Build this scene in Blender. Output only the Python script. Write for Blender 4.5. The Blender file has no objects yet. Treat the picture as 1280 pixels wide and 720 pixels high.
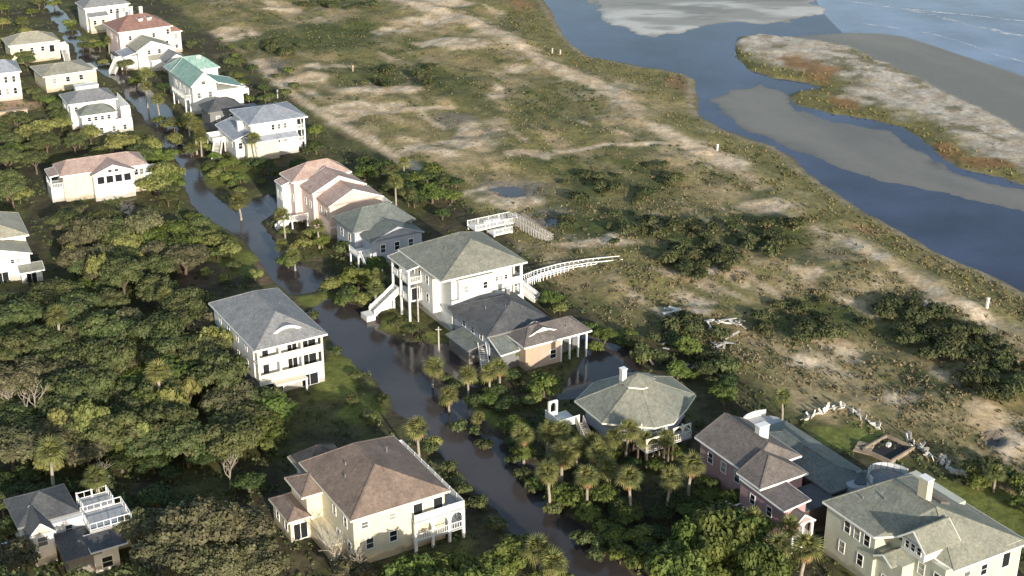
import bpy, math, random
import numpy as np
from mathutils import Vector, Matrix

random.seed(7)
RNG = np.random.default_rng(11)
SC = bpy.context.scene
COL = SC.collection

# ------------------------------------------------------------------ camera
F_PX, HOR, CAM_H = 1800.0, -800.0, 110.0
TH = math.atan(-HOR / F_PX)
cam = bpy.data.cameras.new("camera")
cam.sensor_width = 36.0
cam.lens = F_PX / 1280.0 * 36.0
cam.clip_start = 1.0
cam.clip_end = 12000.0
camo = bpy.data.objects.new("camera", cam)
COL.objects.link(camo)
camo.location = (0, 0, CAM_H)
camo.rotation_euler = (math.pi / 2 - TH, 0, 0)
SC.camera = camo

# ------------------------------------------------------------------ sky and sun
SUN_AZ = math.radians(157.5)      # direction towards the sun, clockwise from +Y
SUN_EL = math.radians(15.0)
world = bpy.data.worlds.new("World")
SC.world = world
world.use_nodes = True
wn = world.node_tree
bg = wn.nodes["Background"]
sky = wn.nodes.new("ShaderNodeTexSky")
sky.sky_type = 'NISHITA'
sky.sun_disc = False
sky.sun_elevation = SUN_EL
sky.sun_rotation = SUN_AZ
sky.air_density = 1.2
sky.dust_density = 1.0
wn.links.new(sky.outputs[0], bg.inputs[0])
bg.inputs[1].default_value = 0.145
sun = bpy.data.lights.new("sun", 'SUN')
sun.energy = 4.2
sun.angle = math.radians(0.5)
sun.color = (1.0, 0.92, 0.79)
suno = bpy.data.objects.new("sun", sun)
COL.objects.link(suno)
sd = Vector((math.sin(SUN_AZ) * math.cos(SUN_EL), math.cos(SUN_AZ) * math.cos(SUN_EL), math.sin(SUN_EL)))
suno.rotation_euler = sd.to_track_quat('Z', 'Y').to_euler()
suno.location = (0, 0, 200)
SC.view_settings.view_transform = 'Standard'
SC.view_settings.look = 'None'
SC.view_settings.exposure = 0.62
SC.view_settings.gamma = 1.0

# ------------------------------------------------------------------ helpers
_r = np.array([1, 0, 0.]); _f = np.array([0, math.cos(TH), -math.sin(TH)]); _u = np.array([0, math.sin(TH), math.cos(TH)])
def P(px, py, z=0.0):
    """photo pixel (1280 wide) -> the point of the plane at height z seen there"""
    d = (px - 640) * _r + F_PX * _f - (py - 360) * _u
    return np.array([0, 0, CAM_H]) + d * (z - CAM_H) / d[2]
def PIX(p):
    d = np.array(p) - np.array([0, 0, CAM_H])
    k = F_PX / (d @ _f)
    return 640 + (d @ _r) * k, 360 - (d @ _u) * k
def W(pts, z=0.0):
    return np.array([P(a, b, z)[:2] for a, b in pts])
GRID = math.radians(30.5)
DIR = np.array([-math.sin(GRID), math.cos(GRID)])   # along the street, away from camera
ACR = np.array([math.cos(GRID), math.sin(GRID)])    # across, towards the sea

def vnoise(x, y, scale, seed):
    rs = np.random.default_rng(seed)
    lat = rs.random((256, 256))
    u = x / scale; v = y / scale
    i = np.floor(u).astype(int); j = np.floor(v).astype(int)
    a = u - i; b = v - j
    a = a * a * (3 - 2 * a); b = b * b * (3 - 2 * b)
    i &= 255; j &= 255; i1 = (i + 1) & 255; j1 = (j + 1) & 255
    return (lat[i, j] * (1 - a) + lat[i1, j] * a) * (1 - b) + (lat[i, j1] * (1 - a) + lat[i1, j1] * a) * b
def fbm(x, y, scale, seed, octv=4):
    s = 0; amp = 1; tot = 0
    for k in range(octv):
        s = s + amp * vnoise(x + 37.1 * k, y - 19.7 * k, scale / 2 ** k, seed + k); tot += amp; amp *= .55
    return s / tot
def sstep(a, b, t):
    t = np.clip((t - a) / (b - a), 0, 1)
    return t * t * (3 - 2 * t)
def seg_dist(x, y, pts):
    d = np.full(x.shape, 1e9)
    for (ax, ay), (bx, by) in zip(pts[:-1], pts[1:]):
        vx, vy = bx - ax, by - ay
        t = np.clip(((x - ax) * vx + (y - ay) * vy) / (vx * vx + vy * vy + 1e-9), 0, 1)
        d = np.minimum(d, np.hypot(x - ax - t * vx, y - ay - t * vy))
    return d
def sdf(x, y, poly):
    """negative inside"""
    p = np.asarray(poly); q = np.roll(p, -1, 0)
    d = seg_dist(x, y, np.vstack([p, p[:1]]))
    ins = np.zeros(x.shape, bool)
    for (ax, ay), (bx, by) in zip(p, q):
        if ay == by: continue
        c = ((ay > y) != (by > y)) & (x < (bx - ax) * (y - ay) / (by - ay) + ax)
        ins ^= c
    return np.where(ins, -d, d)
def ell(x, y, px, py, rx, ry):
    c = P(px, py); ax = abs(P(px + rx, py)[0] - c[0]); ay = abs(P(px, py - ry)[1] - P(px, py + ry)[1]) / 2
    return np.hypot((x - c[0]) / ax, (y - c[1]) / ay)

def new_obj(name, data=None, parent=None):
    o = bpy.data.objects.new(name, data)
    COL.objects.link(o)
    if parent is not None: o.parent = parent
    return o
def tag(o, label=None, cat=None, group=None, kind=None):
    if label: o["label"] = label
    if cat: o["category"] = cat
    if group: o["group"] = group
    if kind: o["kind"] = kind
    return o

class MB:
    def __init__(s): s.v = []; s.f = []
    def add(s, vs, fs):
        n = len(s.v); s.v += [tuple(map(float, q)) for q in vs]; s.f += [tuple(i + n for i in f) for f in fs]
        return s
    def box(s, x0, y0, z0, x1, y1, z1):
        if x0 > x1: x0, x1 = x1, x0
        if y0 > y1: y0, y1 = y1, y0
        if z0 > z1: z0, z1 = z1, z0
        return s.add([(x0, y0, z0), (x1, y0, z0), (x1, y1, z0), (x0, y1, z0), (x0, y0, z1), (x1, y0, z1), (x1, y1, z1), (x0, y1, z1)],
                     [(3, 2, 1, 0), (4, 5, 6, 7), (0, 1, 5, 4), (1, 2, 6, 5), (2, 3, 7, 6), (3, 0, 4, 7)])
    def bar(s, p, q, w, h=None):
        p = Vector(p); q = Vector(q); h = h or w
        d = (q - p).normalized()
        up = Vector((0, 0, 1)) if abs(d.z) < .95 else Vector((1, 0, 0))
        a = d.cross(up).normalized() * (w / 2); b = a.cross(d).normalized() * (h / 2)
        vs = [p - a - b, p + a - b, p + a + b, p - a + b, q - a - b, q + a - b, q + a + b, q - a + b]
        return s.add(vs, [(3, 2, 1, 0), (4, 5, 6, 7), (0, 1, 5, 4), (1, 2, 6, 5), (2, 3, 7, 6), (3, 0, 4, 7)])
    def tube(s, pts, rad, n=7):
        base = len(s.v); m = len(pts)
        for k, (p, r) in enumerate(zip(pts, rad)):
            p = Vector(p)
            d = (Vector(pts[min(k + 1, m - 1)]) - Vector(pts[max(k - 1, 0)])).normalized()
            a = d.cross(Vector((0.31, 0.95, 0.05))).normalized(); b = d.cross(a)
            for i in range(n):
                t = 2 * math.pi * i / n
                s.v.append(tuple(p + a * math.cos(t) * r + b * math.sin(t) * r))
        for k in range(m - 1):
            for i in range(n):
                j = (i + 1) % n
                s.f.append((base + k * n + i, base + k * n + j, base + (k + 1) * n + j, base + (k + 1) * n + i))
        s.f.append(tuple(base + (m - 1) * n + i for i in range(n)))
        return s
    def prism(s, poly, z0, z1):
        n = len(poly)
        vs = [(x, y, z0) for x, y in poly] + [(x, y, z1) for x, y in poly]
        fs = [tuple(range(n - 1, -1, -1)), tuple(range(n, 2 * n))] + [(i, (i + 1) % n, n + (i + 1) % n, n + i) for i in range(n)]
        return s.add(vs, fs)
    def mesh(s, name, mat):
        me = bpy.data.meshes.new(name)
        me.from_pydata(s.v, [], s.f); me.update()
        if mat: me.materials.append(mat)
        return me
    def build(s, name, mat, parent=None):
        return new_obj(name, s.mesh(name, mat), parent)

def np_mesh(name, verts, quads, mat, k=4):
    me = bpy.data.meshes.new(name)
    n = len(quads)
    me.vertices.add(len(verts)); me.vertices.foreach_set("co", np.asarray(verts, np.float32).ravel())
    me.loops.add(n * k); me.loops.foreach_set("vertex_index", np.asarray(quads, np.int32).ravel())
    me.polygons.add(n); me.polygons.foreach_set("loop_start", np.arange(n, dtype=np.int32) * k)
    me.polygons.foreach_set("loop_total", np.full(n, k, np.int32))
    me.update(calc_edges=True); me.validate()
    if mat: me.materials.append(mat)
    return me

# ------------------------------------------------------------------ materials
def mat_base(name):
    m = bpy.data.materials.new(name); m.use_nodes = True
    nt = m.node_tree; b = nt.nodes["Principled BSDF"]
    return m, nt, b
def N(nt, t, **kw):
    n = nt.nodes.new(t)
    for k, v in kw.items(): setattr(n, k, v)
    return n
def mixc(nt, fac, a, b, mode='MIX'):
    n = N(nt, "ShaderNodeMix", data_type='RGBA', blend_type=mode)
    for sock, val in ((n.inputs[0], fac), (n.inputs[6], a), (n.inputs[7], b)):
        if isinstance(val, bpy.types.NodeSocket): nt.links.new(val, sock)
        elif isinstance(val, (int, float)): sock.default_value = val
        else: sock.default_value = (*val, 1)
    return n.outputs[2]
def ramp(nt, src, p0, c0, p1, c1):
    r = N(nt, "ShaderNodeValToRGB"); nt.links.new(src, r.inputs[0])
    e = r.color_ramp.elements
    e[0].position = p0; e[1].position = p1
    e[0].color = (*c0, 1) if isinstance(c0, tuple) else (c0, c0, c0, 1)
    e[1].color = (*c1, 1) if isinstance(c1, tuple) else (c1, c1, c1, 1)
    return r.outputs[0]
def noise(nt, scale, detail=4, rough=.55, coord='Object', stretch=None):
    tc = N(nt, "ShaderNodeTexCoord"); n = N(nt, "ShaderNodeTexNoise")
    n.inputs["Scale"].default_value = scale; n.inputs["Detail"].default_value = detail; n.inputs["Roughness"].default_value = rough
    src = tc.outputs[coord]
    if stretch:
        mp = N(nt, "ShaderNodeMapping"); mp.inputs["Scale"].default_value = stretch
        nt.links.new(src, mp.inputs[0]); src = mp.outputs[0]
    nt.links.new(src, n.inputs["Vector"])
    return n.outputs[0]
def bump(nt, b, src, strength, dist=.1):
    bp = N(nt, "ShaderNodeBump"); bp.inputs["Strength"].default_value = strength; bp.inputs["Distance"].default_value = dist
    nt.links.new(src, bp.inputs["Height"]); nt.links.new(bp.outputs[0], b.inputs["Normal"])
M = {}
def plain(name, c, rough=.7, var=.15, scale=1.5, spec=.3):
    """painted or weathered surface: base colour with blotchy wear and fine grain"""
    m, nt, b = mat_base(name)
    n1 = noise(nt, scale * .35, 4); n2 = noise(nt, scale * 6, 3)
    k1 = ramp(nt, n1, .3, 1 - var, .7, 1 + var * .4)
    k2 = ramp(nt, n2, .3, 1 - var * .7, .7, 1 + var * .3)
    o = mixc(nt, 1.0, mixc(nt, 1.0, c, k1, 'MULTIPLY'), k2, 'MULTIPLY')
    nt.links.new(o, b.inputs["Base Color"])
    b.inputs["Roughness"].default_value = rough; b.inputs["Specular IOR Level"].default_value = spec
    M[name] = m; return m
def shingle(name, c, c2):
    m, nt, b = mat_base(name)
    n1 = noise(nt, .22, 5); n2 = noise(nt, 2.6, 3, .7); n3 = noise(nt, .9, 3, .6, 'Object', (1, 1, .15))
    o = mixc(nt, ramp(nt, n1, .35, 0.0, .68, 1.0), c, c2)
    o = mixc(nt, 1.0, o, ramp(nt, n2, .3, .68, .75, 1.22), 'MULTIPLY')
    o = mixc(nt, 1.0, o, ramp(nt, n3, .3, .8, .75, 1.12), 'MULTIPLY')
    nt.links.new(o, b.inputs["Base Color"]); b.inputs["Roughness"].default_value = .85
    b.inputs["Specular IOR Level"].default_value = .25
    bump(nt, b, n2, .5, .06)
    M[name] = m; return m
def siding(name, c, var=.12):
    m, nt, b = mat_base(name)
    tc = N(nt, "ShaderNodeTexCoord"); w = N(nt, "ShaderNodeTexWave", wave_type='BANDS', bands_direction='Z', wave_profile='SAW')
    w.inputs["Scale"].default_value = 1.6; nt.links.new(tc.outputs["Object"], w.inputs["Vector"])
    n1 = noise(nt, .45, 5, .6, 'Object', (1, 1, .4)); n2 = noise(nt, 3.0, 2)
    o = mixc(nt, 1.0, c, ramp(nt, n1, .25, 1 - var * 1.6, .65, 1.0), 'MULTIPLY')
    o = mixc(nt, 1.0, o, ramp(nt, n2, .3, 1 - var * .6, .7, 1.03), 'MULTIPLY')
    sx = N(nt, "ShaderNodeSeparateXYZ"); nt.links.new(tc.outputs["Object"], sx.inputs[0])
    n3 = noise(nt, .5, 4); ad = N(nt, "ShaderNodeMath", operation='MULTIPLY_ADD'); ad.inputs[1].default_value = 1.8; nt.links.new(n3, ad.inputs[0])
    ng = N(nt, "ShaderNodeMath", operation='SUBTRACT'); nt.links.new(ad.outputs[0], ng.inputs[0]); nt.links.new(sx.outputs[2], ng.inputs[1])
    o = mixc(nt, ramp(nt, ng.outputs[0], .05, 0.0, .45, .6), o, (.24, .20, .15))
    st = noise(nt, 1.4, 3, .6, 'Object', (1, 1, .12))
    o = mixc(nt, ramp(nt, st, .6, 0.0, .74, .28), o, (.33, .30, .26))
    nt.links.new(o, b.inputs["Base Color"]); b.inputs["Roughness"].default_value = .6; b.inputs["Specular IOR Level"].default_value = .25
    bump(nt, b, w.outputs[0], .35, .04)
    M[name] = m; return m
def leafmat(name, c1, c2, c3=None, trans=.18):
    m, nt, b = mat_base(name)
    g = N(nt, "ShaderNodeNewGeometry"); oi = N(nt, "ShaderNodeObjectInfo")
    o = mixc(nt, g.outputs["Random Per Island"], c1, c2)
    if c3:
        n1 = noise(nt, .55, 3)
        o = mixc(nt, ramp(nt, n1, .5, 0.0, .68, .85), o, c3)
    hv = N(nt, "ShaderNodeHueSaturation")
    mr = N(nt, "ShaderNodeMapRange"); mr.inputs[3].default_value = .78; mr.inputs[4].default_value = 1.22
    mh = N(nt, "ShaderNodeMapRange"); mh.inputs[3].default_value = .475; mh.inputs[4].default_value = .515
    ms = N(nt, "ShaderNodeMath", operation='FRACT'); mm = N(nt, "ShaderNodeMath", operation='MULTIPLY'); mm.inputs[1].default_value = 7.31
    nt.links.new(oi.outputs["Random"], mr.inputs[0]); nt.links.new(oi.outputs["Random"], mm.inputs[0])
    nt.links.new(mm.outputs[0], ms.inputs[0]); nt.links.new(ms.outputs[0], mh.inputs[0])
    nt.links.new(mr.outputs[0], hv.inputs["Value"]); nt.links.new(mh.outputs[0], hv.inputs["Hue"])
    nt.links.new(o, hv.inputs["Color"])
    nt.links.new(hv.outputs[0], b.inputs["Base Color"]); b.inputs["Roughness"].default_value = .6
    b.inputs["Specular IOR Level"].default_value = .25
    tr = N(nt, "ShaderNodeBsdfTranslucent"); nt.links.new(hv.outputs[0], tr.inputs[0])
    mx = N(nt, "ShaderNodeMixShader"); mx.inputs[0].default_value = trans
    nt.links.new(b.outputs[0], mx.inputs[1]); nt.links.new(tr.outputs[0], mx.inputs[2])
    nt.links.new(mx.outputs[0], nt.nodes["Material Output"].inputs[0])
    M[name] = m; return m
def watermat(name, murk, trans, rough, wave, wscale, tint=(.5, .45, .38)):
    m, nt, b = mat_base(name)
    n1 = noise(nt, .035, 4); n2 = noise(nt, wscale, 4, .6)
    mk = mixc(nt, ramp(nt, n1, .35, 0.0, .65, 1.0), tuple(q * .65 for q in murk), tuple(q * 1.35 for q in murk))
    nt.links.new(mk, b.inputs["Base Color"])
    b.inputs["Roughness"].default_value = rough; b.inputs["IOR"].default_value = 1.333
    bp = N(nt, "ShaderNodeBump"); bp.inputs["Strength"].default_value = wave; bp.inputs["Distance"].default_value = .12
    nt.links.new(n2, bp.inputs["Height"]); nt.links.new(bp.outputs[0], b.inputs["Normal"])
    t = N(nt, "ShaderNodeBsdfTransparent"); t.inputs[0].default_value = (*tint, 1)
    fr = N(nt, "ShaderNodeFresnel"); fr.inputs[0].default_value = 1.333; nt.links.new(bp.outputs[0], fr.inputs["Normal"])
    inv = N(nt, "ShaderNodeMath", operation='SUBTRACT'); inv.inputs[0].default_value = 1.0; nt.links.new(fr.outputs[0], inv.inputs[1])
    mu = N(nt, "ShaderNodeMath", operation='MULTIPLY'); mu.inputs[1].default_value = trans; nt.links.new(inv.outputs[0], mu.inputs[0])
    mx = N(nt, "ShaderNodeMixShader"); nt.links.new(mu.outputs[0], mx.inputs[0])
    nt.links.new(b.outputs[0], mx.inputs[1]); nt.links.new(t.outputs[0], mx.inputs[2])
    nt.links.new(mx.outputs[0], nt.nodes["Material Output"].inputs[0])
    M[name] = m; return m

siding('white', (.73, .72, .69)); siding('cream', (.70, .63, .47)); siding('pale_grey', (.62, .63, .63))
siding('sage', (.52, .53, .44)); siding('pink', (.73, .57, .52)); siding('peach', (.76, .57, .47)); siding('rose', (.46, .29, .29))
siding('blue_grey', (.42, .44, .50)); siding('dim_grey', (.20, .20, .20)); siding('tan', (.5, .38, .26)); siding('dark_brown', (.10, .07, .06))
plain('brick', (.50, .36, .28)); plain('trim', (.82, .81, .78), .5, .06); plain('cream_trim', (.76, .71, .58), .5, .06)
plain('wood', (.34, .27, .2), .8, .3); plain('weathered', (.50, .46, .41), .85, .3, 3); plain('whitewash', (.78, .75, .69), .8, .18, 3)
plain('deck_grey', (.42, .42, .43), .8, .15); plain('shade_toned_deck', (.10, .10, .105), .8, .2); plain('concrete', (.42, .40, .37), .85, .2)  # the darkest deck tone carries painted shadow for the rose house
plain('bark', (.16, .12, .085), .9, .3, 4); plain('pale_bark', (.36, .31, .25), .9, .3, 4); plain('dark_void', (.03, .03, .032), .8, .2)
plain('door_brown', (.16, .09, .06), .6, .2)
shingle('roof_grey', (.235, .24, .25), (.28, .28, .285)); shingle('roof_olive', (.225, .23, .19), (.285, .28, .23)); shingle('roof_dark', (.085, .088, .095), (.125, .126, .13))
shingle('roof_brown', (.19, .145, .12), (.26, .195, .16)); shingle('roof_umber', (.15, .13, .12), (.20, .172, .158)); shingle('roof_pinkish', (.40, .29, .25), (.47, .36, .32))
shingle('roof_red', (.27, .155, .13), (.33, .20, .17)); shingle('roof_teal', (.22, .38, .33), (.33, .45, .40)); shingle('roof_blue', (.30, .32, .37), (.38, .40, .44))
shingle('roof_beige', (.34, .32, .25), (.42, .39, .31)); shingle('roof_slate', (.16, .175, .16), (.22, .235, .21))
def glass():
    m, nt, b = mat_base('glass'); b.inputs["Base Color"].default_value = (.02, .023, .028, 1)
    oi = N(nt, "ShaderNodeObjectInfo"); r = N(nt, "ShaderNodeValToRGB"); r.color_ramp.interpolation = 'CONSTANT'; nt.links.new(oi.outputs["Random"], r.inputs[0])
    e = r.color_ramp.elements; e[0].color = (.018, .021, .026, 1); e[1].position = .45; e[1].color = (.045, .05, .055, 1)
    for ps, cl in ((.66, (.14, .14, .13, 1)), (.84, (.30, .29, .26, 1))): q = e.new(ps); q.color = cl
    nt.links.new(r.outputs[0], b.inputs["Base Color"])
    b.inputs["Roughness"].default_value = .12; b.inputs["IOR"].default_value = 1.5
    n1 = noise(nt, .8, 2); bump(nt, b, n1, .05, .05); M['glass'] = m
glass()
def glass_dark():
    m, nt, b = mat_base('glass_dark'); b.inputs['Base Color'].default_value = (.02, .022, .026, 1); b.inputs['Roughness'].default_value = .15
    bump(nt, b, noise(nt, .8, 2), .05, .05); M['glass_dark'] = m
glass_dark()
leafmat('leaf_oak', (.058, .076, .026), (.108, .128, .044), (.125, .118, .055))
leafmat('leaf_brown', (.105, .100, .050), (.155, .145, .075), (.085, .095, .038))
leafmat('leaf_dark', (.030, .048, .016), (.078, .105, .032))
leafmat('leaf_green', (.070, .100, .022), (.145, .178, .042))
leafmat('leaf_lime', (.12, .135, .035), (.26, .26, .085))
leafmat('leaf_palm', (.09, .105, .03), (.20, .20, .07), None, .1)
leafmat('leaf_dead', (.25, .15, .06), (.34, .22, .10), None, .1)
leafmat('leaf_shrub', (.035, .048, .019), (.098, .110, .042), (.12, .11, .05))
leafmat('leaf_brush', (.17, .15, .07), (.29, .25, .14), (.14, .14, .055), .22)
leafmat('leaf_straw', (.19, .165, .085), (.31, .26, .15), (.17, .16, .07), .15)
leafmat('leaf_marsh', (.13, .12, .04), (.22, .19, .07), (.20, .13, .05), .1)
watermat('flood_water', (.056, .047, .044), .3, .11, .12, .9, (.5, .44, .40))
watermat('lagoon_water', (.072, .090, .160), .4, .10, .16, .7, (.62, .6, .58))
watermat('sea_water', (.15, .185, .28), .1, .16, .5, .22)

# ------------------------------------------------------------------ terrain
lag_px = [(1400, 440), (1280, 370), (1222, 340), (1160, 315), (1118, 288), (1080, 270), (1035, 240), (1000, 215), (985, 200), (960, 184), (925, 174), (900, 165), (868, 146),
          (862, 120), (862, 100), (850, 93), (825, 88), (800, 85), (765, 78), (735, 72), (712, 56), (703, 46), (690, 25), (676, 4), (665, -20)]
lag = W(lag_px)
water_poly = np.vstack([[lag[0] - DIR * 900], lag, [lag[-1] + DIR * 5000], [lag[-1] + DIR * 5000 + ACR * 9000], [lag[0] - DIR * 900 + ACR * 9000]])
spit_top = W([(915, 54), (925, 46), (945, 42), (985, 45), (1020, 50), (1060, 58), (1125, 88), (1200, 125), (1290, 168), (1420, 240)])
spit_bot = W([(1420, 300), (1290, 236), (1250, 222), (1215, 214), (1190, 208), (1170, 190), (1150, 172), (1128, 160), (1085, 150), (1040, 142), (1000, 133), (984, 121), (995, 114), (1022, 110), (1000, 103), (965, 99), (935, 88), (920, 72)])
spit_poly = np.vstack([spit_top, [spit_top[-1] - DIR * 500], [spit_bot[0] - DIR * 500], spit_bot])
beach_out = W([(975, 43), (1055, 37), (1100, 38), (1140, 43), (1180, 55), (1230, 72), (1290, 92), (1420, 150)])
beach_poly = np.vstack([beach_out, [beach_out[-1] - DIR * 500], [spit_top[-1] - DIR * 500 - ACR * 4], spit_top[::-1][:8] - ACR * 6])
flat_poly = W([(700, -40), (722, 0), (740, 14), (755, 22), (772, 37), (800, 46), (830, 49), (865, 39), (890, 34), (940, 29), (962, 32), (992, 28), (1035, 17), (1020, -5), (1000, -40)])
mid_poly = W([(884, 122), (905, 110), (950, 103), (985, 116), (1000, 138), (1060, 154), (1125, 164), (1150, 182), (1185, 210), (1215, 219), (1300, 242), (1420, 300), (1420, 330), (1290, 272), (1200, 250), (1110, 232), (1030, 206), (960, 178), (905, 155)])
street_a = W([(55, -10), (80, 15), (125, 70), (185, 110), (215, 140), (222, 165), (240, 195), (265, 245), (292, 268), (318, 246), (340, 242), (352, 250), (343, 268), (325, 280), (345, 300), (380, 330), (408, 345), (400, 366), (368, 370), (335, 345), (306, 300), (280, 288), (245, 265), (228, 225), (218, 195), (195, 165), (165, 130), (150, 105), (100, 75), (60, 15)])
street_b = W([(378, 398), (410, 374), (440, 377), (475, 393), (482, 404), (475, 412), (500, 428), (540, 430), (556, 440), (560, 470), (584, 500), (612, 540), (676, 600), (718, 650), (782, 715), (830, 770), (700, 770), (668, 700), (628, 650), (590, 608), (556, 570), (520, 532), (490, 508), (470, 480), (430, 440), (400, 412)])
yards = [W([(552, 428), (590, 440), (620, 470), (606, 490), (560, 466), (545, 440)]), W([(716, 416), (760, 428), (800, 440), (790, 475), (735, 500), (690, 500), (735, 440)]),
         W([(650, 575), (690, 590), (715, 612), (690, 610)])]
puddles = [(632, 239, 20, 7), (684, 277, 18, 6), (1250, 556, 10, 8)]
wet_px = [(562, 152, 34, 10), (335, 84, 30, 9), (640, 238, 44, 16), (690, 278, 36, 14), (1250, 556, 24, 20), (740, 300, 40, 6), (600, 175, 40, 8)]
dune_edge = W([(150, -40), (235, 20), (300, 70), (395, 150), (480, 195), (570, 250), (640, 300), (690, 350), (760, 410), (850, 440), (930, 480), (1000, 515), (1230, 606), (1330, 660)])
dune_line = np.vstack([[dune_edge[0] + DIR * 5000], dune_edge, [dune_edge[-1] - DIR * 900]])
dune_poly = np.vstack([dune_line, [dune_line[-1] + ACR * 9000], [dune_line[0] + ACR * 9000]])
path_a = W([(470, -8), (520, 12), (572, 26), (605, 40), (640, 56), (680, 79), (712, 97), (745, 107), (775, 128), (800, 146), (830, 164), (870, 190), (930, 214), (985, 242), (1035, 280), (1085, 318), (1130, 345), (1180, 372), (1240, 402), (1330, 440)])
path_b = W([(322, 78), (348, 105), (375, 128), (410, 148), (440, 165), (475, 187), (520, 214)])
path_c = W([(395, 158), (440, 150), (500, 143), (560, 138)])
path_d = W([(695, 193), (760, 186), (830, 185), (895, 182)])

def zones(x, y):
    wx = (fbm(x, y, 6, 5) - .5) * 3.0; wy = (fbm(x, y, 6, 9) - .5) * 3.0
    xx, yy = x + wx, y + wy
    Z = {}
    Z['water'] = sdf(xx * .35 + x * .65, yy * .35 + y * .65, water_poly)
    Z['spit'] = sdf(xx, yy, spit_poly); Z['beach'] = sdf(x, y, beach_poly)
    Z['flat'] = sdf(x + 4 * wx, y + 1.5 * wy, flat_poly); Z['mid'] = sdf(x + 2 * wx, y + 2 * wy, mid_poly)
    s = np.minimum(sdf(xx, yy, street_a), sdf(xx, yy, street_b))
    for q in yards: s = np.minimum(s, sdf(xx, yy, q))
    Z['street'] = s
    Z['dune'] = sdf(xx, yy, dune_poly)
    pd = np.full(x.shape, 9.0)
    pw = (fbm(x, y, 4, 15) - .5) * 5
    for e in puddles: pd = np.minimum(pd, ell(xx + pw, yy - pw * 1.4, *e))
    Z['pud'] = pd
    Z['pa'] = seg_dist(xx, yy, path_a); Z['pb'] = np.minimum(seg_dist(xx, yy, path_b), np.minimum(seg_dist(xx, yy, path_c), seg_dist(xx, yy, path_d)))
    return Z
def band(x, y, scale, seed, st=3.2):
    """noise drawn out along the shore"""
    al = x * DIR[0] + y * DIR[1]; ac = x * ACR[0] + y * ACR[1]
    return fbm(al / st + 300, ac + 300, scale, seed)
def height(x, y, Z):
    h = .32 + (fbm(x, y, 14, 21) - .5) * .35
    dz = sstep(2, -8, Z['dune'])
    dn = .35 + 1.5 * np.clip(fbm(x, y, 17, 31) - .38, 0, 1) * 2 + .5 * (fbm(x, y, 5, 33) - .5)
    dn += .9 * np.exp(-(Z['pa'] / 6) ** 2) * (fbm(x, y, 9, 35) + .2)
    h = h * (1 - dz) + dn * dz
    h = np.where(Z['street'] < 4, h + (-.42 - h) * sstep(1.2, -1.6, Z['street']), h)
    h = h + (-.18 - h) * sstep(1.08, .8, Z['pud'])
    wt = sstep(.6, -5, Z['water'])
    h = h * (1 - sstep(14, 0, Z['water']) * .72) + .18 * sstep(6, 0, Z['water']) * (Z['water'] > 0)
    h = h + (-.55 - h) * wt
    fl = .19 + (fbm(x + y * .3, y * 2.2, 24, 41) - .5) * .30
    h = h + (fl - h) * sstep(5, -5, Z['flat']) * (Z['water'] < -2)
    md = .10 + (band(x, y, 16, 43) - .5) * .20
    h = h + (md - h) * sstep(9, -5, Z['mid']) * (Z['water'] < -2)
    bh = .12 + (fbm(x, y, 30, 45) - .5) * .1
    h = h + (bh - h) * sstep(1.5, -6, np.minimum(Z['beach'], Z['spit'] + 1)) * (Z['water'] < -2)
    sp = .45 + 1.1 * np.clip(fbm(x, y, 10, 47) - .4, 0, 1) + .25 * (fbm(x, y, 3.5, 48) - .5)
    h = h + (sp - h) * sstep(1.0, -2.5, Z['spit']) * (Z['water'] < -2)
    return h

green_px = [(400, 48, 95, 22, 1.0), (505, 98, 95, 17, .8), (350, 62, 30, 12, .9), (590, 108, 55, 22, .7), (420, 6, 60, 7, .9), (700, 125, 70, 22, .6), (650, 30, 25, 25, .5), (770, 225, 80, 30, .8), (760, 270, 70, 45, .9),
            (845, 300, 50, 30, .9), (955, 295, 60, 30, 1.0), (875, 330, 45, 20, .8), (900, 220, 40, 18, .6), (1010, 400, 70, 28, .9), (1150, 395, 75, 35, 1.2), (1200, 435, 60, 25, 1.0), (1080, 350, 40, 20, .6),
            (1250, 480, 40, 30, .8), (980, 450, 50, 30, .5), (820, 250, 40, 20, .7), (700, 210, 60, 12, .7), (790, 190, 60, 12, .7), (860, 440, 50, 40, .9), (735, 400, 50, 35, .5), (330, 30, 40, 10, .6), (500, 60, 40, 12, .7), (620, 75, 30, 10, .4),
            (1200, 510, 60, 25, .6), (1120, 470, 50, 20, .4), (540, 240, 50, 30, .9), (470, 205, 45, 25, .8), (250, 5, 60, 12, .5)]
sand_px = [(385, 103, 30, 6), (410, 88, 35, 5), (478, 117, 60, 7), (545, 30, 50, 9), (500, 42, 35, 6), (548, 58, 25, 7), (618, 118, 16, 13), (560, 188, 70, 14), (600, 165, 35, 12), (640, 255, 40, 12), (868, 372, 36, 13), (880, 392, 20, 9),
           (745, 310, 55, 6), (610, 245, 30, 8), (660, 200, 25, 6), (885, 345, 30, 10), (1010, 345, 30, 8), (960, 260, 35, 10), (1100, 330, 35, 10), (1140, 502, 35, 10), (1230, 530, 40, 14), (1265, 560, 25, 25), (1015, 450, 30, 8), (720, 60, 20, 3),
           (450, 140, 60, 8), (580, 60, 30, 10), (640, 88, 25, 7), (555, 8, 40, 7), (350, 15, 30, 3), (290, 45, 40, 8), (340, 110, 30, 8), (905, 200, 25, 5), (1190, 385, 30, 8), (840, 395, 25, 6)]
lawn_px = [(428, 465, 26, 42), (455, 510, 20, 20), (392, 380, 28, 9), (1200, 632, 60, 26), (1255, 660, 40, 26), (285, 215, 36, 20), (585, 520, 18, 12), (600, 530, 20, 14), (495, 408, 22, 9), (1060, 545, 50, 14), (545, 415, 16, 5), (300, 330, 22, 18), (265, 290, 20, 12), (575, 505, 14, 8)]
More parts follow.
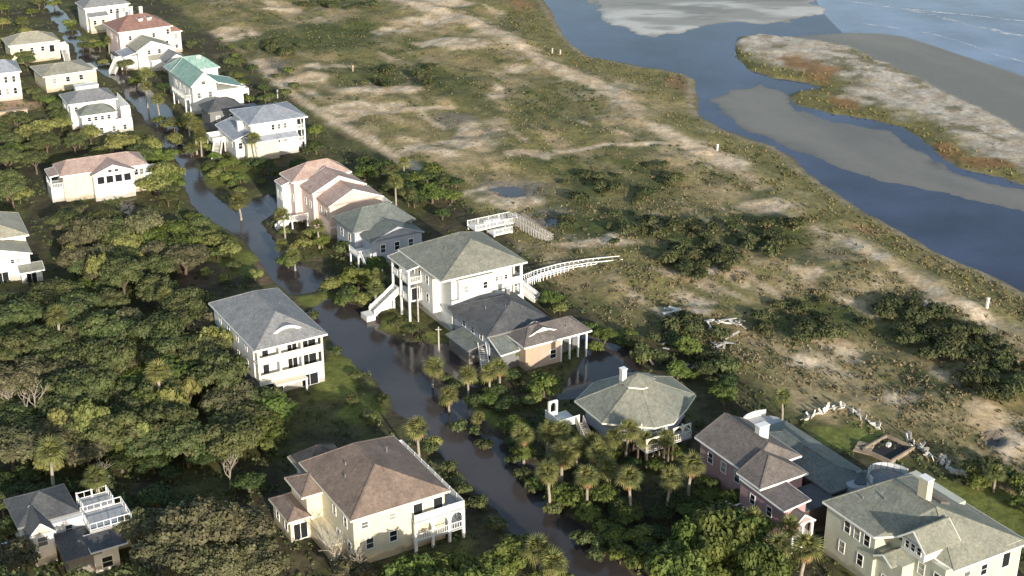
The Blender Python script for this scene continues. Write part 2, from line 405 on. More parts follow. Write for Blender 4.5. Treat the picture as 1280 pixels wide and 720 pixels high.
bare_px = [(330, 340, 14, 18, 0), (220, 328, 14, 6, 0), (145, 262, 14, 10, 1), (250, 345, 30, 18, 0), (15, 135, 30, 8, 2)]
rust_px = [(850, 108, 14, 16), (1022, 90, 26, 16), (1050, 130, 24, 10), (1180, 190, 32, 12), (1240, 205, 40, 8), (700, 20, 16, 14), (990, 80, 25, 8), (650, 8, 25, 8), (1090, 290, 18, 9)]
def gsum(x, y, lst, soft=.55):
    wx = (fbm(x, y, 7, 61) - .5) * 9; wy = (fbm(x, y, 7, 63) - .5) * 9
    g = np.zeros(x.shape)
    for e in lst:
        d = ell(x + wx, y + wy, *e[:4]); k = e[4] if len(e) > 4 else 1.0
        g = np.maximum(g, k * sstep(1.15, 1.15 - soft, d))
    return g
def lerp(a, b, t):
    return a + (np.array(b) - a) * t[..., None]
def ground_colour(x, y, Z):
    n1 = fbm(x, y, 9, 71); n2 = fbm(x, y, 3, 73); n3 = vnoise(x, y, 1.3, 75); n4 = fbm(x, y, 26, 77)
    c = np.zeros(x.shape + (3,)) + np.array([.066, .058, .034])
    c = lerp(c, (.098, .098, .038), sstep(.42, .62, n1))
    c = lerp(c, (.12, .10, .055), sstep(.58, .75, n2))
    d = np.zeros_like(c) + np.array([.26, .205, .102])
    b1 = band(x, y, 9, 301); b2 = band(x, y, 5, 311); b3 = band(x, y, 14, 321)
    d = lerp(d, (.185, .165, .066), sstep(.42, .58, b3 * .6 + n1 * .4))
    d = lerp(d, (.38, .29, .168), sstep(.55, .65, b1) * .75)
    d = lerp(d, (.105, .108, .042), sstep(.55, .64, b2) * .75)
    d = lerp(d, (.20, .175, .14), gsum(x, y, wet_px, .5) * .8)
    g = gsum(x, y, green_px)
    d = lerp(d, (.078, .092, .030), np.clip(g * (.3 + .6 * n2 + .7 * b2), 0, 1) * .95)
    s = gsum(x, y, sand_px)
    s = np.maximum(s * sstep(.28, .5, n2 * .4 + b2 * .6), .7 * sstep(.63, .71, band(x + 50, y, 6, 83)) * (1 - np.clip(g, 0, 1)))
    s = np.maximum(s, sstep(5.0, 2.0, Z['pa']) * (.85 + .2 * sstep(.38, .6, n1)))
    s = np.maximum(s, sstep(2.2, .9, Z['pb']) * .9)
    s = np.maximum(s, .4 * sstep(12, 3, Z['pa']) * sstep(.5, .62, n2))
    sandc = lerp(np.zeros_like(c) + np.array([.50, .375, .245]), (.64, .51, .36), sstep(.4, .65, n2))
    d = d + (sandc - d) * np.clip(s, 0, 1)[..., None]
    mr = sstep(15, 10, Z['water'] + (n1 - .5) * 10) * sstep(.3, .55, n4 * .5 + n1 * .5 + .12)
    d = lerp(d, (.195, .175, .068), mr * .9)
    d = lerp(d, (.12, .112, .045), mr * sstep(.5, .66, n2) * .8)
    d = lerp(d, (.24, .15, .075), gsum(x, y, rust_px) * .85)
    c = c + (d - c) * sstep(1.5, -1.5, Z['dune'])[..., None]
    lw = gsum(x, y, lawn_px, .3)
    c = lerp(c, (.165, .185, .045), lw * (.65 + .35 * n2))
    for e in bare_px:
        cc = [(.17, .12, .08), (.45, .37, .28), (.40, .27, .17)][e[4]]
        c = lerp(c, cc, gsum(x, y, [e[:4]], .3) * .9)
    # wet ground by the flood, street bed
    c = lerp(c, (.075, .06, .05), sstep(.8, -1.0, Z['street']))
    c = lerp(c, (.17, .15, .125), sstep(1.5, .9, Z['pud']))
    # the strip of pale scarp at the marsh edge, then lagoon bed and flats
    c = lerp(c, (.26, .22, .16), sstep(1.6, .5, np.abs(Z['water'] - .3)) * (.3 + .6 * n3))
    bed = lerp(np.zeros_like(c) + np.array([.075, .07, .065]), (.15, .145, .135), sstep(.42, .62, fbm(x, y, 30, 99)))
    c = c + (bed - c) * sstep(0, -3, Z['water'])[..., None]
    ff = fbm(x + y * .3, y * 2.2, 24, 41)
    fc = lerp(np.zeros_like(c) + np.array([.30, .285, .255]), (.52, .50, .46), sstep(.42, .62, ff))
    fc = lerp(fc, (.2, .19, .175), sstep(.6, .72, fbm(x * .6, y * 2.5, 13, 91)) * .7)
    c = c + (fc - c) * (sstep(1, -4, Z['flat']) * (Z['water'] < -2))[..., None]
    mc = np.zeros_like(c) + np.array([.205, .192, .170])
    mc = lerp(mc, (.150, .143, .132), sstep(.4, .7, band(x, y, 22, 93)))
    c = c + (mc - c) * (sstep(2, -5, Z['mid']) * (Z['water'] < -2))[..., None]
    bc = lerp(np.zeros_like(c) + np.array([.235, .218, .185]), (.185, .174, .155), sstep(.35, .7, band(x, y, 20, 95)))
    c = c + (bc - c) * (sstep(1, -3, Z['beach']) * (Z['water'] < -2))[..., None]
    sp = lerp(np.zeros_like(c) + np.array([.50, .44, .36]), (.40, .33, .25), sstep(.45, .6, n2))
    dv = sdf(x, y, np.vstack([spit_bot, [spit_bot[0] - DIR * 500], [spit_bot[0] - DIR * 500 - ACR * 500]]))
    edge = seg_dist(x, y, spit_bot)
    sp = lerp(sp, (.17, .15, .06), sstep(15, 5, edge + (n1 - .5) * 18))
    sp = lerp(sp, (.13, .12, .05), sstep(.58, .66, fbm(x, y, 8, 97)) * .7)
    sp = lerp(sp, (.25, .14, .06), gsum(x, y, rust_px) * .9)
    c = c + (sp - c) * (sstep(.8, -1.2, Z['spit']) * (Z['water'] < -2))[..., None]
    sm = np.maximum(np.maximum(sstep(1, -3, Z['mid']), sstep(1, -3, Z['flat'])), sstep(1, -2, Z['beach']) * (Z['spit'] > 0)) * (Z['water'] < -2)
    c *= (1 + (-.14 + .28 * n3) * (1 - .85 * sm))[..., None]
    return c, 1 - .8 * sm

gx = np.concatenate([[-9000, -4000, -2000, -1000, -600, -380, -280, -235], np.arange(-210, 262, .85), [275, 300, 380, 600, 1000, 2000, 4000, 9000]])
yy = [100.0]
while yy[-1] < 560: yy.append(yy[-1] + .55 + (yy[-1] - 100) * .0026)
gy = np.concatenate([[-4000, -1500, -500, -100, 20, 70, 90], yy, [590, 650, 760, 1000, 1600, 3000, 6000, 11000]])
GX, GY = np.meshgrid(gx, gy)
GZ_ = zones(GX, GY)
GH = height(GX, GY, GZ_)
GC, GS = ground_colour(GX, GY, GZ_)
nx, ny = len(gx), len(gy)
idx = np.arange(nx * ny).reshape(ny, nx)
quads = np.stack([idx[:-1, :-1], idx[:-1, 1:], idx[1:, 1:], idx[1:, :-1]], -1).reshape(-1, 4)
def ground_mat():
    m, nt, b = mat_base('ground')
    at = N(nt, "ShaderNodeAttribute", attribute_name="soil")
    n1 = noise(nt, 1.1, 5, .65); n2 = noise(nt, 4.5, 3, .7); n3 = noise(nt, .25, 4)
    o = mixc(nt, 1.0, at.outputs["Color"], ramp(nt, n1, .3, .62, .72, 1.35), 'MULTIPLY')
    o = mixc(nt, 1.0, o, ramp(nt, n2, .3, .72, .7, 1.25), 'MULTIPLY')
    o = mixc(nt, 1.0, o, ramp(nt, n3, .3, .85, .7, 1.15), 'MULTIPLY')
    o = mixc(nt, at.outputs["Alpha"], at.outputs["Color"], o)
    nt.links.new(o, b.inputs["Base Color"])
    mr = N(nt, "ShaderNodeMapRange"); mr.inputs[1].default_value = .2; mr.inputs[3].default_value = .5; mr.inputs[4].default_value = .92; nt.links.new(at.outputs["Alpha"], mr.inputs[0]); nt.links.new(mr.outputs[0], b.inputs["Roughness"]); b.inputs["Specular IOR Level"].default_value = .15
    bump(nt, b, n1, .35, .2)
    return m
me = np_mesh("ground", np.stack([GX, GY, GH], -1).reshape(-1, 3), quads, ground_mat())
ca = me.color_attributes.new("soil", 'FLOAT_COLOR', 'POINT')
ca.data.foreach_set("color", np.concatenate([GC, GS[..., None]], -1).astype(np.float32).ravel())
me.polygons.foreach_set("use_smooth", np.ones(len(quads), bool))
tag(new_obj("ground", me), kind='structure')
def T(x, y):
    i = np.clip(np.searchsorted(gx, x) - 1, 0, nx - 2); j = np.clip(np.searchsorted(gy, y) - 1, 0, ny - 2)
    a = (x - gx[i]) / (gx[i + 1] - gx[i]); b = (y - gy[j]) / (gy[j + 1] - gy[j])
    return (GH[j, i] * (1 - a) + GH[j, i + 1] * a) * (1 - b) + (GH[j + 1, i] * (1 - a) + GH[j + 1, i + 1] * a) * b

# ------------------------------------------------------------------ water sheets (shorelines come from the terrain)
def sheet(name, pts, z, mat):
    me = bpy.data.meshes.new(name)
    me.from_pydata([(x, y, z) for x, y in pts], [], [tuple(range(len(pts)))]); me.update(); me.materials.append(mat)
    return tag(new_obj(name, me), kind='structure')
mid_land = dune_line + ACR * 26
mid_sp = np.vstack([[P(660, -20)[:2] + DIR * 4000 + ACR * 60], W([(1040, 6), (1045, 30), (1000, 46)]), (spit_top[6:] + spit_bot[:4][::-1][:1]) / 2, [spit_top[-1] - DIR * 500 - ACR * 3]])
sheet("flood_water", np.vstack([[mid_land[0] - ACR * 4000], mid_land, [mid_land[-1] - ACR * 3000]]), 0.0, M['flood_water'])
sea_edge = np.vstack([[P(1030, -20)[:2] + DIR * 5000], W([(1012, -20), (1024, 8), (1034, 22), (1056, 44), (1120, 62), (1200, 100), (1300, 150), (1420, 215)]), [W([(1420, 215)])[0] - DIR * 900]])
sheet("lagoon_water", np.vstack([mid_land, sea_edge[::-1]]), 0.0, M['lagoon_water'])
sheet("sea_water", np.vstack([sea_edge, [sea_edge[-1] + ACR * 9000], [sea_edge[0] + ACR * 9000]]), 0.004, M['sea_water'])
# surf lines on the sea
def foam_mat():
    m, nt, b = mat_base('foam')
    n1 = noise(nt, .16, 5, .75)
    b.inputs["Base Color"].default_value = (.75, .77, .8, 1); b.inputs["Roughness"].default_value = .8
    t = N(nt, "ShaderNodeBsdfTransparent"); mx = N(nt, "ShaderNodeMixShader")
    nt.links.new(ramp(nt, n1, .42, 0.0, .75, .8), mx.inputs[0]); nt.links.new(t.outputs[0], mx.inputs[1]); nt.links.new(b.outputs[0], mx.inputs[2])
    nt.links.new(mx.outputs[0], nt.nodes["Material Output"].inputs[0]); return m
FOAM = foam_mat()
for pl, wd in (([(1105, 8), (1150, 15), (1190, 24), (1215, 32), (1250, 39), (1290, 47)], 1.7), ([(1060, 2), (1120, 10), (1170, 15), (1230, 21), (1290, 28)], .6), ([(1075, 30), (1130, 36), (1180, 46), (1230, 63), (1290, 82)], .5)):
    c = W(pl); mb = MB(); vs = []; n = 40
    t = np.linspace(0, len(c) - 1, n); cx = np.interp(t, range(len(c)), c[:, 0]); cy = np.interp(t, range(len(c)), c[:, 1])
    for k in range(n):
        wv = wd * (.45 + .55 * abs(math.sin(k * .83 + wd)))
        o = (vnoise(np.array([k * 1.0]), np.array([wd * 9]), 4, 8)[0] - .5) * 2.2
        x, y = cx[k] + ACR[0] * o, cy[k] + ACR[1] * o
        vs += [(x - ACR[0] * wv, y - ACR[1] * wv, .012), (x, y, .15), (x + ACR[0] * wv, y + ACR[1] * wv, .012)]
    mb.add(vs, [f for k in range(n - 1) for f in ((3 * k, 3 * k + 1, 3 * k + 4, 3 * k + 3), (3 * k + 1, 3 * k + 2, 3 * k + 5, 3 * k + 4))])
    tag(mb.build("surf_foam", FOAM), kind='stuff')
# drowned street under the flood water
def ribbon(name, pts, wd, z, mat):
    c = W(pts); n = 60; t = np.linspace(0, len(c) - 1, n)
    cx = np.interp(t, range(len(c)), c[:, 0]); cy = np.interp(t, range(len(c)), c[:, 1]); mb = MB(); vs = []
    for k in range(n):
        a = max(k - 1, 0); b = min(k + 1, n - 1); d = np.array([cx[b] - cx[a], cy[b] - cy[a]]); d /= np.hypot(*d); nrm = np.array([-d[1], d[0]]) * wd / 2
        vs += [(cx[k] + nrm[0], cy[k] + nrm[1], z), (cx[k], cy[k], z + .05), (cx[k] - nrm[0], cy[k] - nrm[1], z)]
    mb.add(vs, [f for k in range(n - 1) for f in ((3 * k, 3 * k + 1, 3 * k + 4, 3 * k + 3), (3 * k + 1, 3 * k + 2, 3 * k + 5, 3 * k + 4))])
    return tag(mb.build(name, mat), kind='structure')
plain('asphalt', (.115, .098, .09), .85, .25, .8)
ribbon("road", [(50, -20), (85, 30), (130, 85), (180, 130), (215, 175), (240, 220), (275, 275), (320, 310), (365, 352), (400, 388), (440, 425), (490, 470), (540, 525), (600, 590), (660, 650), (730, 720), (790, 780)], 6.4, -.2, M['asphalt'])

# ------------------------------------------------------------------ house kit
WINMESH = {}
def win_meshes(w, h, style):
    k = (round(w, 2), round(h, 2), style)
    if k not in WINMESH:
        fr = MB(); t = .11
        fr.box(-w / 2 - t, -.07, -t, w / 2 + t, .03, 0); fr.box(-w / 2 - t, -.07, h, w / 2 + t, .03, h + t)
        fr.box(-w / 2 - t, -.068, 0, -w / 2, .03, h); fr.box(w / 2, -.068, 0, w / 2 + t, .03, h)
        if style == 'sash':
            fr.box(-w / 2, -.045, h * .5 - .03, w / 2, .02, h * .5 + .03)
        if w > 1.5: fr.box(-.04, -.046, 0, .04, .02, h)
        pn = MB().box(-w / 2, -.02, 0, w / 2, .01, h)
        WINMESH[k] = (fr.mesh("window_frame", M['trim']), pn.mesh("window_pane", M['glass_dark' if style == 'plain' else 'glass']))
    return WINMESH[k]
HOUSES = []
class House:
    def __init__(s, label, px, py, ze, ang=30.5, name='house', cat='house', short=None, dz=0.0):
        p = P(px, py, ze)
        s.root = new_obj(name); tag(s.root, label, cat, 'flooded beach houses' if name == 'house' else None)
        s.root.location = (p[0], p[1], dz); s.root.rotation_euler = (0, 0, math.radians(ang))
        s.short = short or label; s.ang = math.radians(ang); s.o = p
        HOUSES.append(s)
        s.foot = []
    def world(s, x, y, z=0):
        c, n = math.cos(s.ang), math.sin(s.ang)
        return np.array([s.o[0] + x * c - y * n, s.o[1] + x * n + y * c, z])
    def part(s, name, mb, mat, parent=None):
        return mb.build(name, M[mat], parent or s.root)
    def vol(s, x0, y0, x1, y1, z0, z1, mat, name='wall'):
        s.foot.append((x0, y0, x1, y1))
        return s.part(name, MB().box(x0, y0, z0, x1, y1, z1), mat)
    def caps(s, segs, mat, parent):
        mb = MB()
        for p, q in segs: mb.bar(p, q, .24, .1)
        o = s.part('ridge_cap', mb, mat, parent); o['kind'] = 'stuff'
    def fascia(s, x0, y0, x1, y1, z, mat='trim', h=.24, parent=None):
        mb = MB(); t = .05
        mb.box(x0 - t, y0 - t, z - h, x1 + t, y0, z + .03); mb.box(x0 - t, y1, z - h, x1 + t, y1 + t, z + .03)
        mb.box(x0 - t, y0, z - h + .004, x0, y1, z + .026); mb.box(x1, y0, z - h + .004, x1 + t, y1, z + .026)
        return s.part('fascia', mb, mat, parent)
    def hip(s, x0, y0, x1, y1, z, rise, mat, ov=.5, trim='trim', axis=None, a=None, b=None, dx=0):
        """a / b: how far the ridge ends sit inside the eaves"""
        x0 -= ov; y0 -= ov; x1 += ov; y1 += ov
        w, d = x1 - x0, y1 - y0
        if axis is None: axis = 'y' if d >= w else 'x'
        m = min(w, d) / 2
        a = m if a is None else a; b = m if b is None else b
        if axis == 'y':
            xm = (x0 + x1) / 2 + dx; r = [(xm, y0 + a, z + rise), (xm, max(y1 - b, y0 + a + .05), z + rise)]
            fs = [(0, 1, 4), (1, 2, 5, 4), (2, 3, 5), (3, 0, 4, 5)]; hp = [(0, 4), (1, 4), (2, 5), (3, 5), (4, 5)]
        else:
            ym = (y0 + y1) / 2 + dx; r = [(x0 + a, ym, z + rise), (max(x1 - b, x0 + a + .05), ym, z + rise)]
            fs = [(0, 1, 5, 4), (1, 2, 5), (2, 3, 4, 5), (3, 0, 4)]; hp = [(0, 4), (3, 4), (1, 5), (2, 5), (4, 5)]
        v = [(x0, y0, z), (x1, y0, z), (x1, y1, z), (x0, y1, z)] + r
        vb = [(q[0], q[1], q[2] - .12) for q in v[:4]]
        mb = MB().add(v + vb, fs + [(9, 8, 7, 6), (6, 7, 1, 0), (7, 8, 2, 1), (8, 9, 3, 2), (9, 6, 0, 3)])
        o = s.part('roof', mb, mat)
        s.caps([(v[i], v[j]) for i, j in hp], mat, o); s.fascia(x0, y0, x1, y1, z - .03, trim, .26, o)
        return o
    def gable(s, x0, y0, x1, y1, z, rise, mat, axis='y', ov=.45, wall='white', peak=None, z1=None, trim='trim', faces='fb'):
        """gable roof, ridge along axis; peak = ridge place across (0..1); z1 = other eave height"""
        pk = .5 if peak is None else peak; z1 = z if z1 is None else z1
        def tr(a, b, c):   # a along ridge, b across
            return (b, a, c) if axis == 'y' else (a, b, c)
        if axis == 'y': a0, a1, b0, b1 = y0, y1, x0, x1
        else: a0, a1, b0, b1 = x0, x1, y0, y1
        bm = b0 + (b1 - b0) * pk; zr = max(z, z1) + rise
        sl0 = (zr - z) / (bm - b0); sl1 = (zr - z1) / (b1 - bm)
        A0, A1 = a0 - ov, a1 + ov; B0, B1 = b0 - ov, b1 + ov; Z0 = z - sl0 * ov; Z1 = z1 - sl1 * ov; t = .18
        sec = [(B0, Z0 + .05), (bm, zr + .05), (B1, Z1 + .05), (B1, Z1 - t), (bm, zr - t), (B0, Z0 - t)]
        vs = [tr(A0, q, c) for q, c in sec] + [tr(A1, q, c) for q, c in sec]
        fs = [(0, 1, 7, 6), (1, 2, 8, 7), (2, 3, 9, 8), (3, 4, 10, 9), (4, 5, 11, 10), (5, 0, 6, 11), (0, 5, 4, 1), (1, 4, 3, 2), (6, 7, 10, 11), (7, 8, 9, 10)]
        o = s.part('roof', MB().add(vs, fs), mat)
        s.caps([(tr(A0, bm, zr + .07), tr(A1, bm, zr + .07))], mat, o)
        rk = MB()
        for aa in (A0 - .03, A1 + .03):
            rk.bar(tr(aa, B0, Z0 - .05), tr(aa, bm, zr - .05), .06, .24); rk.bar(tr(aa, bm, zr - .05), tr(aa, B1, Z1 - .05), .06, .24)
        rb = s.part('rake_board', rk, trim, o); rb['kind'] = 'stuff'
        for w_, fl in ((a0, 'f'), (a1, 'b')):
            if fl in faces:
                th = .14 if fl == 'f' else -.14
                g = [(b0, z - .3), (b1, z1 - .3), (b1, z1 - .02), (bm, zr - .1), (b0, z - .02)]
                vs = [tr(w_, q, c) for q, c in g] + [tr(w_ + th, q, c) for q, c in g]; n = 5
                s.part('gable_wall', MB().add(vs, [tuple(range(n)), tuple(range(2 * n - 1, n - 1, -1))] + [(i, n + i, n + (i + 1) % n, (i + 1) % n) for i in range(n)]), wall)
        return o
    def shed(s, x0, y0, x1, y1, zs, mat, ov=.4, trim='trim'):
        """single slope; zs = heights at corners (x0y0, x1y0, x1y1, x0y1)"""
        x0 -= ov; y0 -= ov; x1 += ov; y1 += ov
        v = [(x0, y0, zs[0]), (x1, y0, zs[1]), (x1, y1, zs[2]), (x0, y1, zs[3])]
        o = s.part('roof', MB().add(v + [(a, b, c - .2) for a, b, c in v], [(0, 1, 2, 3), (7, 6, 5, 4), (4, 5, 1, 0), (5, 6, 2, 1), (6, 7, 3, 2), (7, 4, 0, 3)]), mat)
        mb = MB()
        for i in range(4): mb.bar(tuple(np.array(v[i]) - (0, 0, .1)), tuple(np.array(v[(i + 1) % 4]) - (0, 0, .1)), .07, .24)
        q = s.part('fascia', mb, trim, o); q['kind'] = 'stuff'
        return o
    def win(s, face, c, a, z, w=1.0, h=1.5, style='sash', name='window'):
        fm, pm = win_meshes(w, h, style)
        o = new_obj(name, fm, s.root)
        rot = {'F': 0, 'L': -90, 'R': 90, 'B': 180}[face]
        o.location = (a, c, z) if face in 'FB' else (c, a, z)
        o.rotation_euler = (0, 0, math.radians(rot))
        p = new_obj('pane', pm, o)
        return o
    def wins(s, face, c, aa, z, w=1.0, h=1.5, style='sash'):
        for a in aa: s.win(face, c, a, z, w, h, style)
    def rail(s, pts, z, mat='trim', h=1.05, gap=.32, solid=False):
        mb = MB()
        for (ax, ay), (bx, by) in zip(pts[:-1], pts[1:]):
            L = math.hypot(bx - ax, by - ay); n = max(1, int(L / 2.0))
            mb.bar((ax, ay, z + h), (bx, by, z + h), .13, .09)
            if solid: mb.bar((ax, ay, z + h * .5), (bx, by, z + h * .5), .06, h * .9)
            else:
                mb.bar((ax, ay, z + .15), (bx, by, z + .15), .08, .08)
                k = int(L / gap)
                for i in range(1, k): t = i / k; mb.bar((ax + (bx - ax) * t, ay + (by - ay) * t, z + .1), (ax + (bx - ax) * t, ay + (by - ay) * t, z + h), .06)
            for i in range(n + 1): t = i / n; mb.bar((ax + (bx - ax) * t, ay + (by - ay) * t, z - .02), (ax + (bx - ax) * t, ay + (by - ay) * t, z + h + .1), .14)
        o = s.part('railing', mb, mat); o['kind'] = 'stuff'; return o
    def deck(s, x0, y0, x1, y1, z, mat='whitewash', rails='', rmat='trim', posts=True, solid=False, legs='trim', gap=.32):
        o = s.part('deck', MB().box(x0, y0, z - .22, x1, y1, z), mat)
        cs = {'F': [(x0, y0), (x1, y0)], 'R': [(x1, y0), (x1, y1)], 'B': [(x1, y1), (x0, y1)], 'L': [(x0, y1), (x0, y0)]}
        for r in rails:
            p = [(min(max(q[0], x0 + .08), x1 - .08), min(max(q[1], y0 + .08), y1 - .08)) for q in cs[r]]
            s.rail(p, z, rmat, gap=gap, solid=solid)
        if posts:
            for x in (x0 + .2, x1 - .2):
                for y in (y0 + .2, y1 - .2): s.post(x, y, 0, z - .22, legs)
        return o
    def post(s, x, y, z0, z1, mat='trim', r=.13):
        return s.part('post', MB().box(x - r, y - r, z0, x + r, y + r, z1), mat)
    def stair(s, p, q, w=1.5, mat='whitewash', rails=True, rmat='trim'):
        p = np.array(p, float); q = np.array(q, float); n = max(3, int(abs(p[2] - q[2]) / .2)); d = q - p
        hd = d[:2] / np.hypot(*d[:2]); nr = np.array([-hd[1], hd[0]])
        mb = MB()
        for i in range(n):
            c = p + d * (i + .5) / n; e = hd * (np.hypot(*d[:2]) / n / 2 + .03)
            a = c[:2] - e - nr * w / 2; b_ = c[:2] + e - nr * w / 2; c2 = c[:2] + e + nr * w / 2; d2 = c[:2] - e + nr * w / 2
            mb.prism([tuple(a), tuple(b_), tuple(c2), tuple(d2)], c[2] - .06, c[2])
        for sgn in (-1, 1):
            o = nr * sgn * (w / 2 + .04)
            mb.bar((p[0] + o[0], p[1] + o[1], p[2] - .2), (q[0] + o[0], q[1] + o[1], q[2] - .2), .08, .35)
        o = s.part('stairs', mb, mat); o['kind'] = 'stuff'
        if rails:
            r = MB()
            for sgn in (-1, 1):
                o = nr * sgn * (w / 2 + .06)
                r.bar((p[0] + o[0], p[1] + o[1], p[2] + .95), (q[0] + o[0], q[1] + o[1], q[2] + .95), .11)
                r.bar((p[0] + o[0], p[1] + o[1], p[2] + .45), (q[0] + o[0], q[1] + o[1], q[2] + .45), .07, .55)
                for t in np.linspace(0, 1, 4): c = p + d * t; r.bar((c[0] + o[0], c[1] + o[1], c[2] - .2), (c[0] + o[0], c[1] + o[1], c[2] + 1.05), .13)
            k = s.part('stair_rail', r, rmat); k['kind'] = 'stuff'
    def chimney(s, x, y, z0, z1, w=.9, d=.9, mat='cream', parent=None):
        o = s.part('chimney', MB().box(x - w / 2, y - d / 2, z0, x + w / 2, y + d / 2, z1), mat, parent)
        s.part('chimney_cap', MB().box(x - w / 2 - .08, y - d / 2 - .08, z1 + .002, x + w / 2 + .08, y + d / 2 + .08, z1 + .14), 'trim', o)
    def arch(s, x0, x1, y, z0, z1, mat='trim', t=.3):
        """arched head between two posts, facing front: spandrel above the curve"""
        n = 9; w = x1 - x0; top = []; bot = []
        for i in range(n):
            k = i / (n - 1); x = x0 + w * k
            bot.append((x, z0 + (z1 - z0) * .85 * math.sqrt(max(0, 1 - (2 * k - 1) ** 2)))); top.append((x, z1))
        vs = []; fs = []
        for i in range(n):
            vs += [(bot[i][0], y, bot[i][1]), (top[i][0], y, top[i][1]), (bot[i][0], y + t, bot[i][1]), (top[i][0], y + t, top[i][1])]
        for i in range(n - 1):
            a = 4 * i; b = a + 4
            fs += [(a, b, b + 1, a + 1), (a + 2, a + 3, b + 3, b + 2), (a, a + 2, b + 2, b), (a + 1, b + 1, b + 3, a + 3)]
        return s.part('arch', MB().add(vs, fs), mat)

# ------------------------------------------------------------------ the houses
# grey roofed white house by the street
h = House("white three-storey house with plain grey hip roof and two balcony levels beside the flooded street", 321, 436, 9, 30.5, short="grey-roofed balcony house")
h.vol(0, 2.0, 11.2, 20, 0, 8.9, 'white'); h.vol(0, .06, 11.2, 2.0, 0, 2.75, 'white', 'garage_front')
r = h.hip(0, 0, 11.2, 20, 9, 3.0, 'roof_grey', .6, a=6.0, b=5.6)
for z in (3.0, 6.1): h.part('balcony_floor', MB().box(0, .02, z - .25, 11.2, 1.99, z), 'cream_trim'); 
for z in (3.0, 6.1):
    for x0, x1 in ((.3, 3.6), (4.0, 7.4), (7.8, 10.9)): h.part('parapet', MB().box(x0, .12, z + .003, x1, .26, z + 1.0), 'cream_trim')
for x in (.16, 3.8, 7.6, 11.04): h.part('column', MB().box(x - .16, .04, 2.76, x + .16, .36, 8.72), 'cream_trim')
h.part('balcony_beam', MB().box(0, .05, 8.35, 11.2, .35, 8.74), 'cream_trim')
for z in (3.05, 6.15): h.win('F', 2.0, 2.0, z + .2, 1.0, 1.9, 'plain'); h.win('F', 2.0, 6.6, z, 1.6, 2.1, 'plain', 'door'); h.win('F', 2.0, 9.4, z, 2.6, 2.2, 'plain', 'door')
h.win('F', .06, 2.5, .3, 2.8, 2.0, 'plain', 'garage_door'); h.win('F', .06, 8.6, .3, 2.8, 2.0, 'plain', 'garage_door')
for y in (5, 9, 13, 17): h.win('L', 0, y, 6.6, .8, 1.2); h.win('L', 0, y, 3.6, .8, 1.2)
for y in (6, 11, 16): h.win('R', 11.2, y, 6.5, .9, 1.3); h.win('R', 11.2, y, 3.5, .9, 1.3)
n = 11; hw = 2.9; vs = []; ar = MB()
def eyebrow(k): return 1.25 * math.cos((k * 2 - 1) * math.pi / 2) ** 1.0
for i in range(n):
    k = i / (n - 1); x = 5.9 - hw + 2 * hw * k
    vs += [(x, 1.75, 9.6 + eyebrow(k)), (x, 7.0, 9.8 + eyebrow(k))]
    if i:
        k0 = (i - 1) / (n - 1); ar.bar((5.9 - hw + 2 * hw * k0, 1.68, 9.52 + eyebrow(k0)), (x, 1.68, 9.52 + eyebrow(k)), .3, .42)
fs = [(2 * i, 2 * i + 2, 2 * i + 3, 2 * i + 1) for i in range(n - 1)] + [tuple(2 * i for i in range(n - 1, -1, -1))]
o = h.part('eyebrow_dormer', MB().add(vs, fs), 'roof_grey'); ar.build('arch_trim', M['trim'], o)
h.part('canopy', MB().box(2.2, -1.6, 2.3, 7.6, .05, 2.62), 'cream_trim'); h.post(2.4, -1.4, 0, 2.3); h.post(7.4, -1.4, 0, 2.3)

def vents(h, lst):
    for x, y, z in lst: h.part('vent_pipe', MB().tube([(x, y, z - .5), (x, y, z + .4)], [.09, .09], 8), 'dim_grey')
vents(h, [(3.0, 8, 10.5), (3.6, 13, 10.7), (8.4, 11, 10.5)])
# brown roofed cream house at the bottom
h = House("cream house with big brown hip roof and stepped side wings, white balcony along the street", 441, 647, 8, 30.5, short="big brown-roofed cream house")
h.vol(0, 0, 13.3, 15.8, 0, 8, 'cream')
h.hip(0, 0, 13.3, 15.8, 8, 3.7, 'roof_brown', .55, trim='cream_trim', a=5.4, b=5.0, dx=-1.0)
h.vol(-2.2, 10.2, .02, 15.6, 0, 6.6, 'cream', 'wing'); h.hip(-2.6, 10.2, 1.8, 15.4, 6.6, 1.5, 'roof_brown', .4, axis='x', trim='cream_trim')
h.vol(.6, 15.8, 6.2, 20.4, 0, 6.2, 'cream', 'wing'); h.hip(.2, 15.6, 6.2, 21, 6.2, 2.4, 'roof_brown', .45, trim='cream_trim')
h.vol(-5.0, 9.5, -2.2, 15.6, 0, 3.9, 'cream', 'wing'); h.hip(-5.0, 9.5, -2.5, 15.6, 3.9, 1.0, 'roof_brown', .4, trim='cream_trim')
h.vol(-2.2, 3.0, -.01, 10.2, 0, 2.6, 'cream', 'porch_wall')
h.win('F', 10.2, -1.0, 1.0, 1.2, 1.6); h.win('F', 9.5, -3.6, .6, 1.9, 2.4, 'plain', 'garage_door'); h.wins('L', -5.0, (11, 14), 1.6, .9, 1.2)
for x in (1.6, 5.6): h.win('F', 0, x, 5.9, .9, .9)
for x in (2.2, 5.6): h.win('F', 0, x, 2.6, 1.0, 1.5)
h.wins('F', 0, (9.3, 12.3), 5.2, 1.3, 1.9, 'plain'); h.wins('L', 0, (2.5, 6.0), 5.2, .9, 1.4); h.wins('L', 0, (1.5, 5.0), 2.0, .9, 1.4)
h.wins('R', 13.3, (2, 5, 8, 11, 14), 5.4, 1.2, 2.0, 'plain'); h.wins('R', 13.3, (2, 5, 8, 11, 14), 2.3, 1.2, 1.9)
h.deck(13.31, -1.2, 15.7, 17.6, 5.1, 'deck_grey', 'FRB', solid=True, posts=False); h.deck(13.31, -1.2, 15.7, 17.6, 2.1, 'deck_grey', 'FR', posts=False)
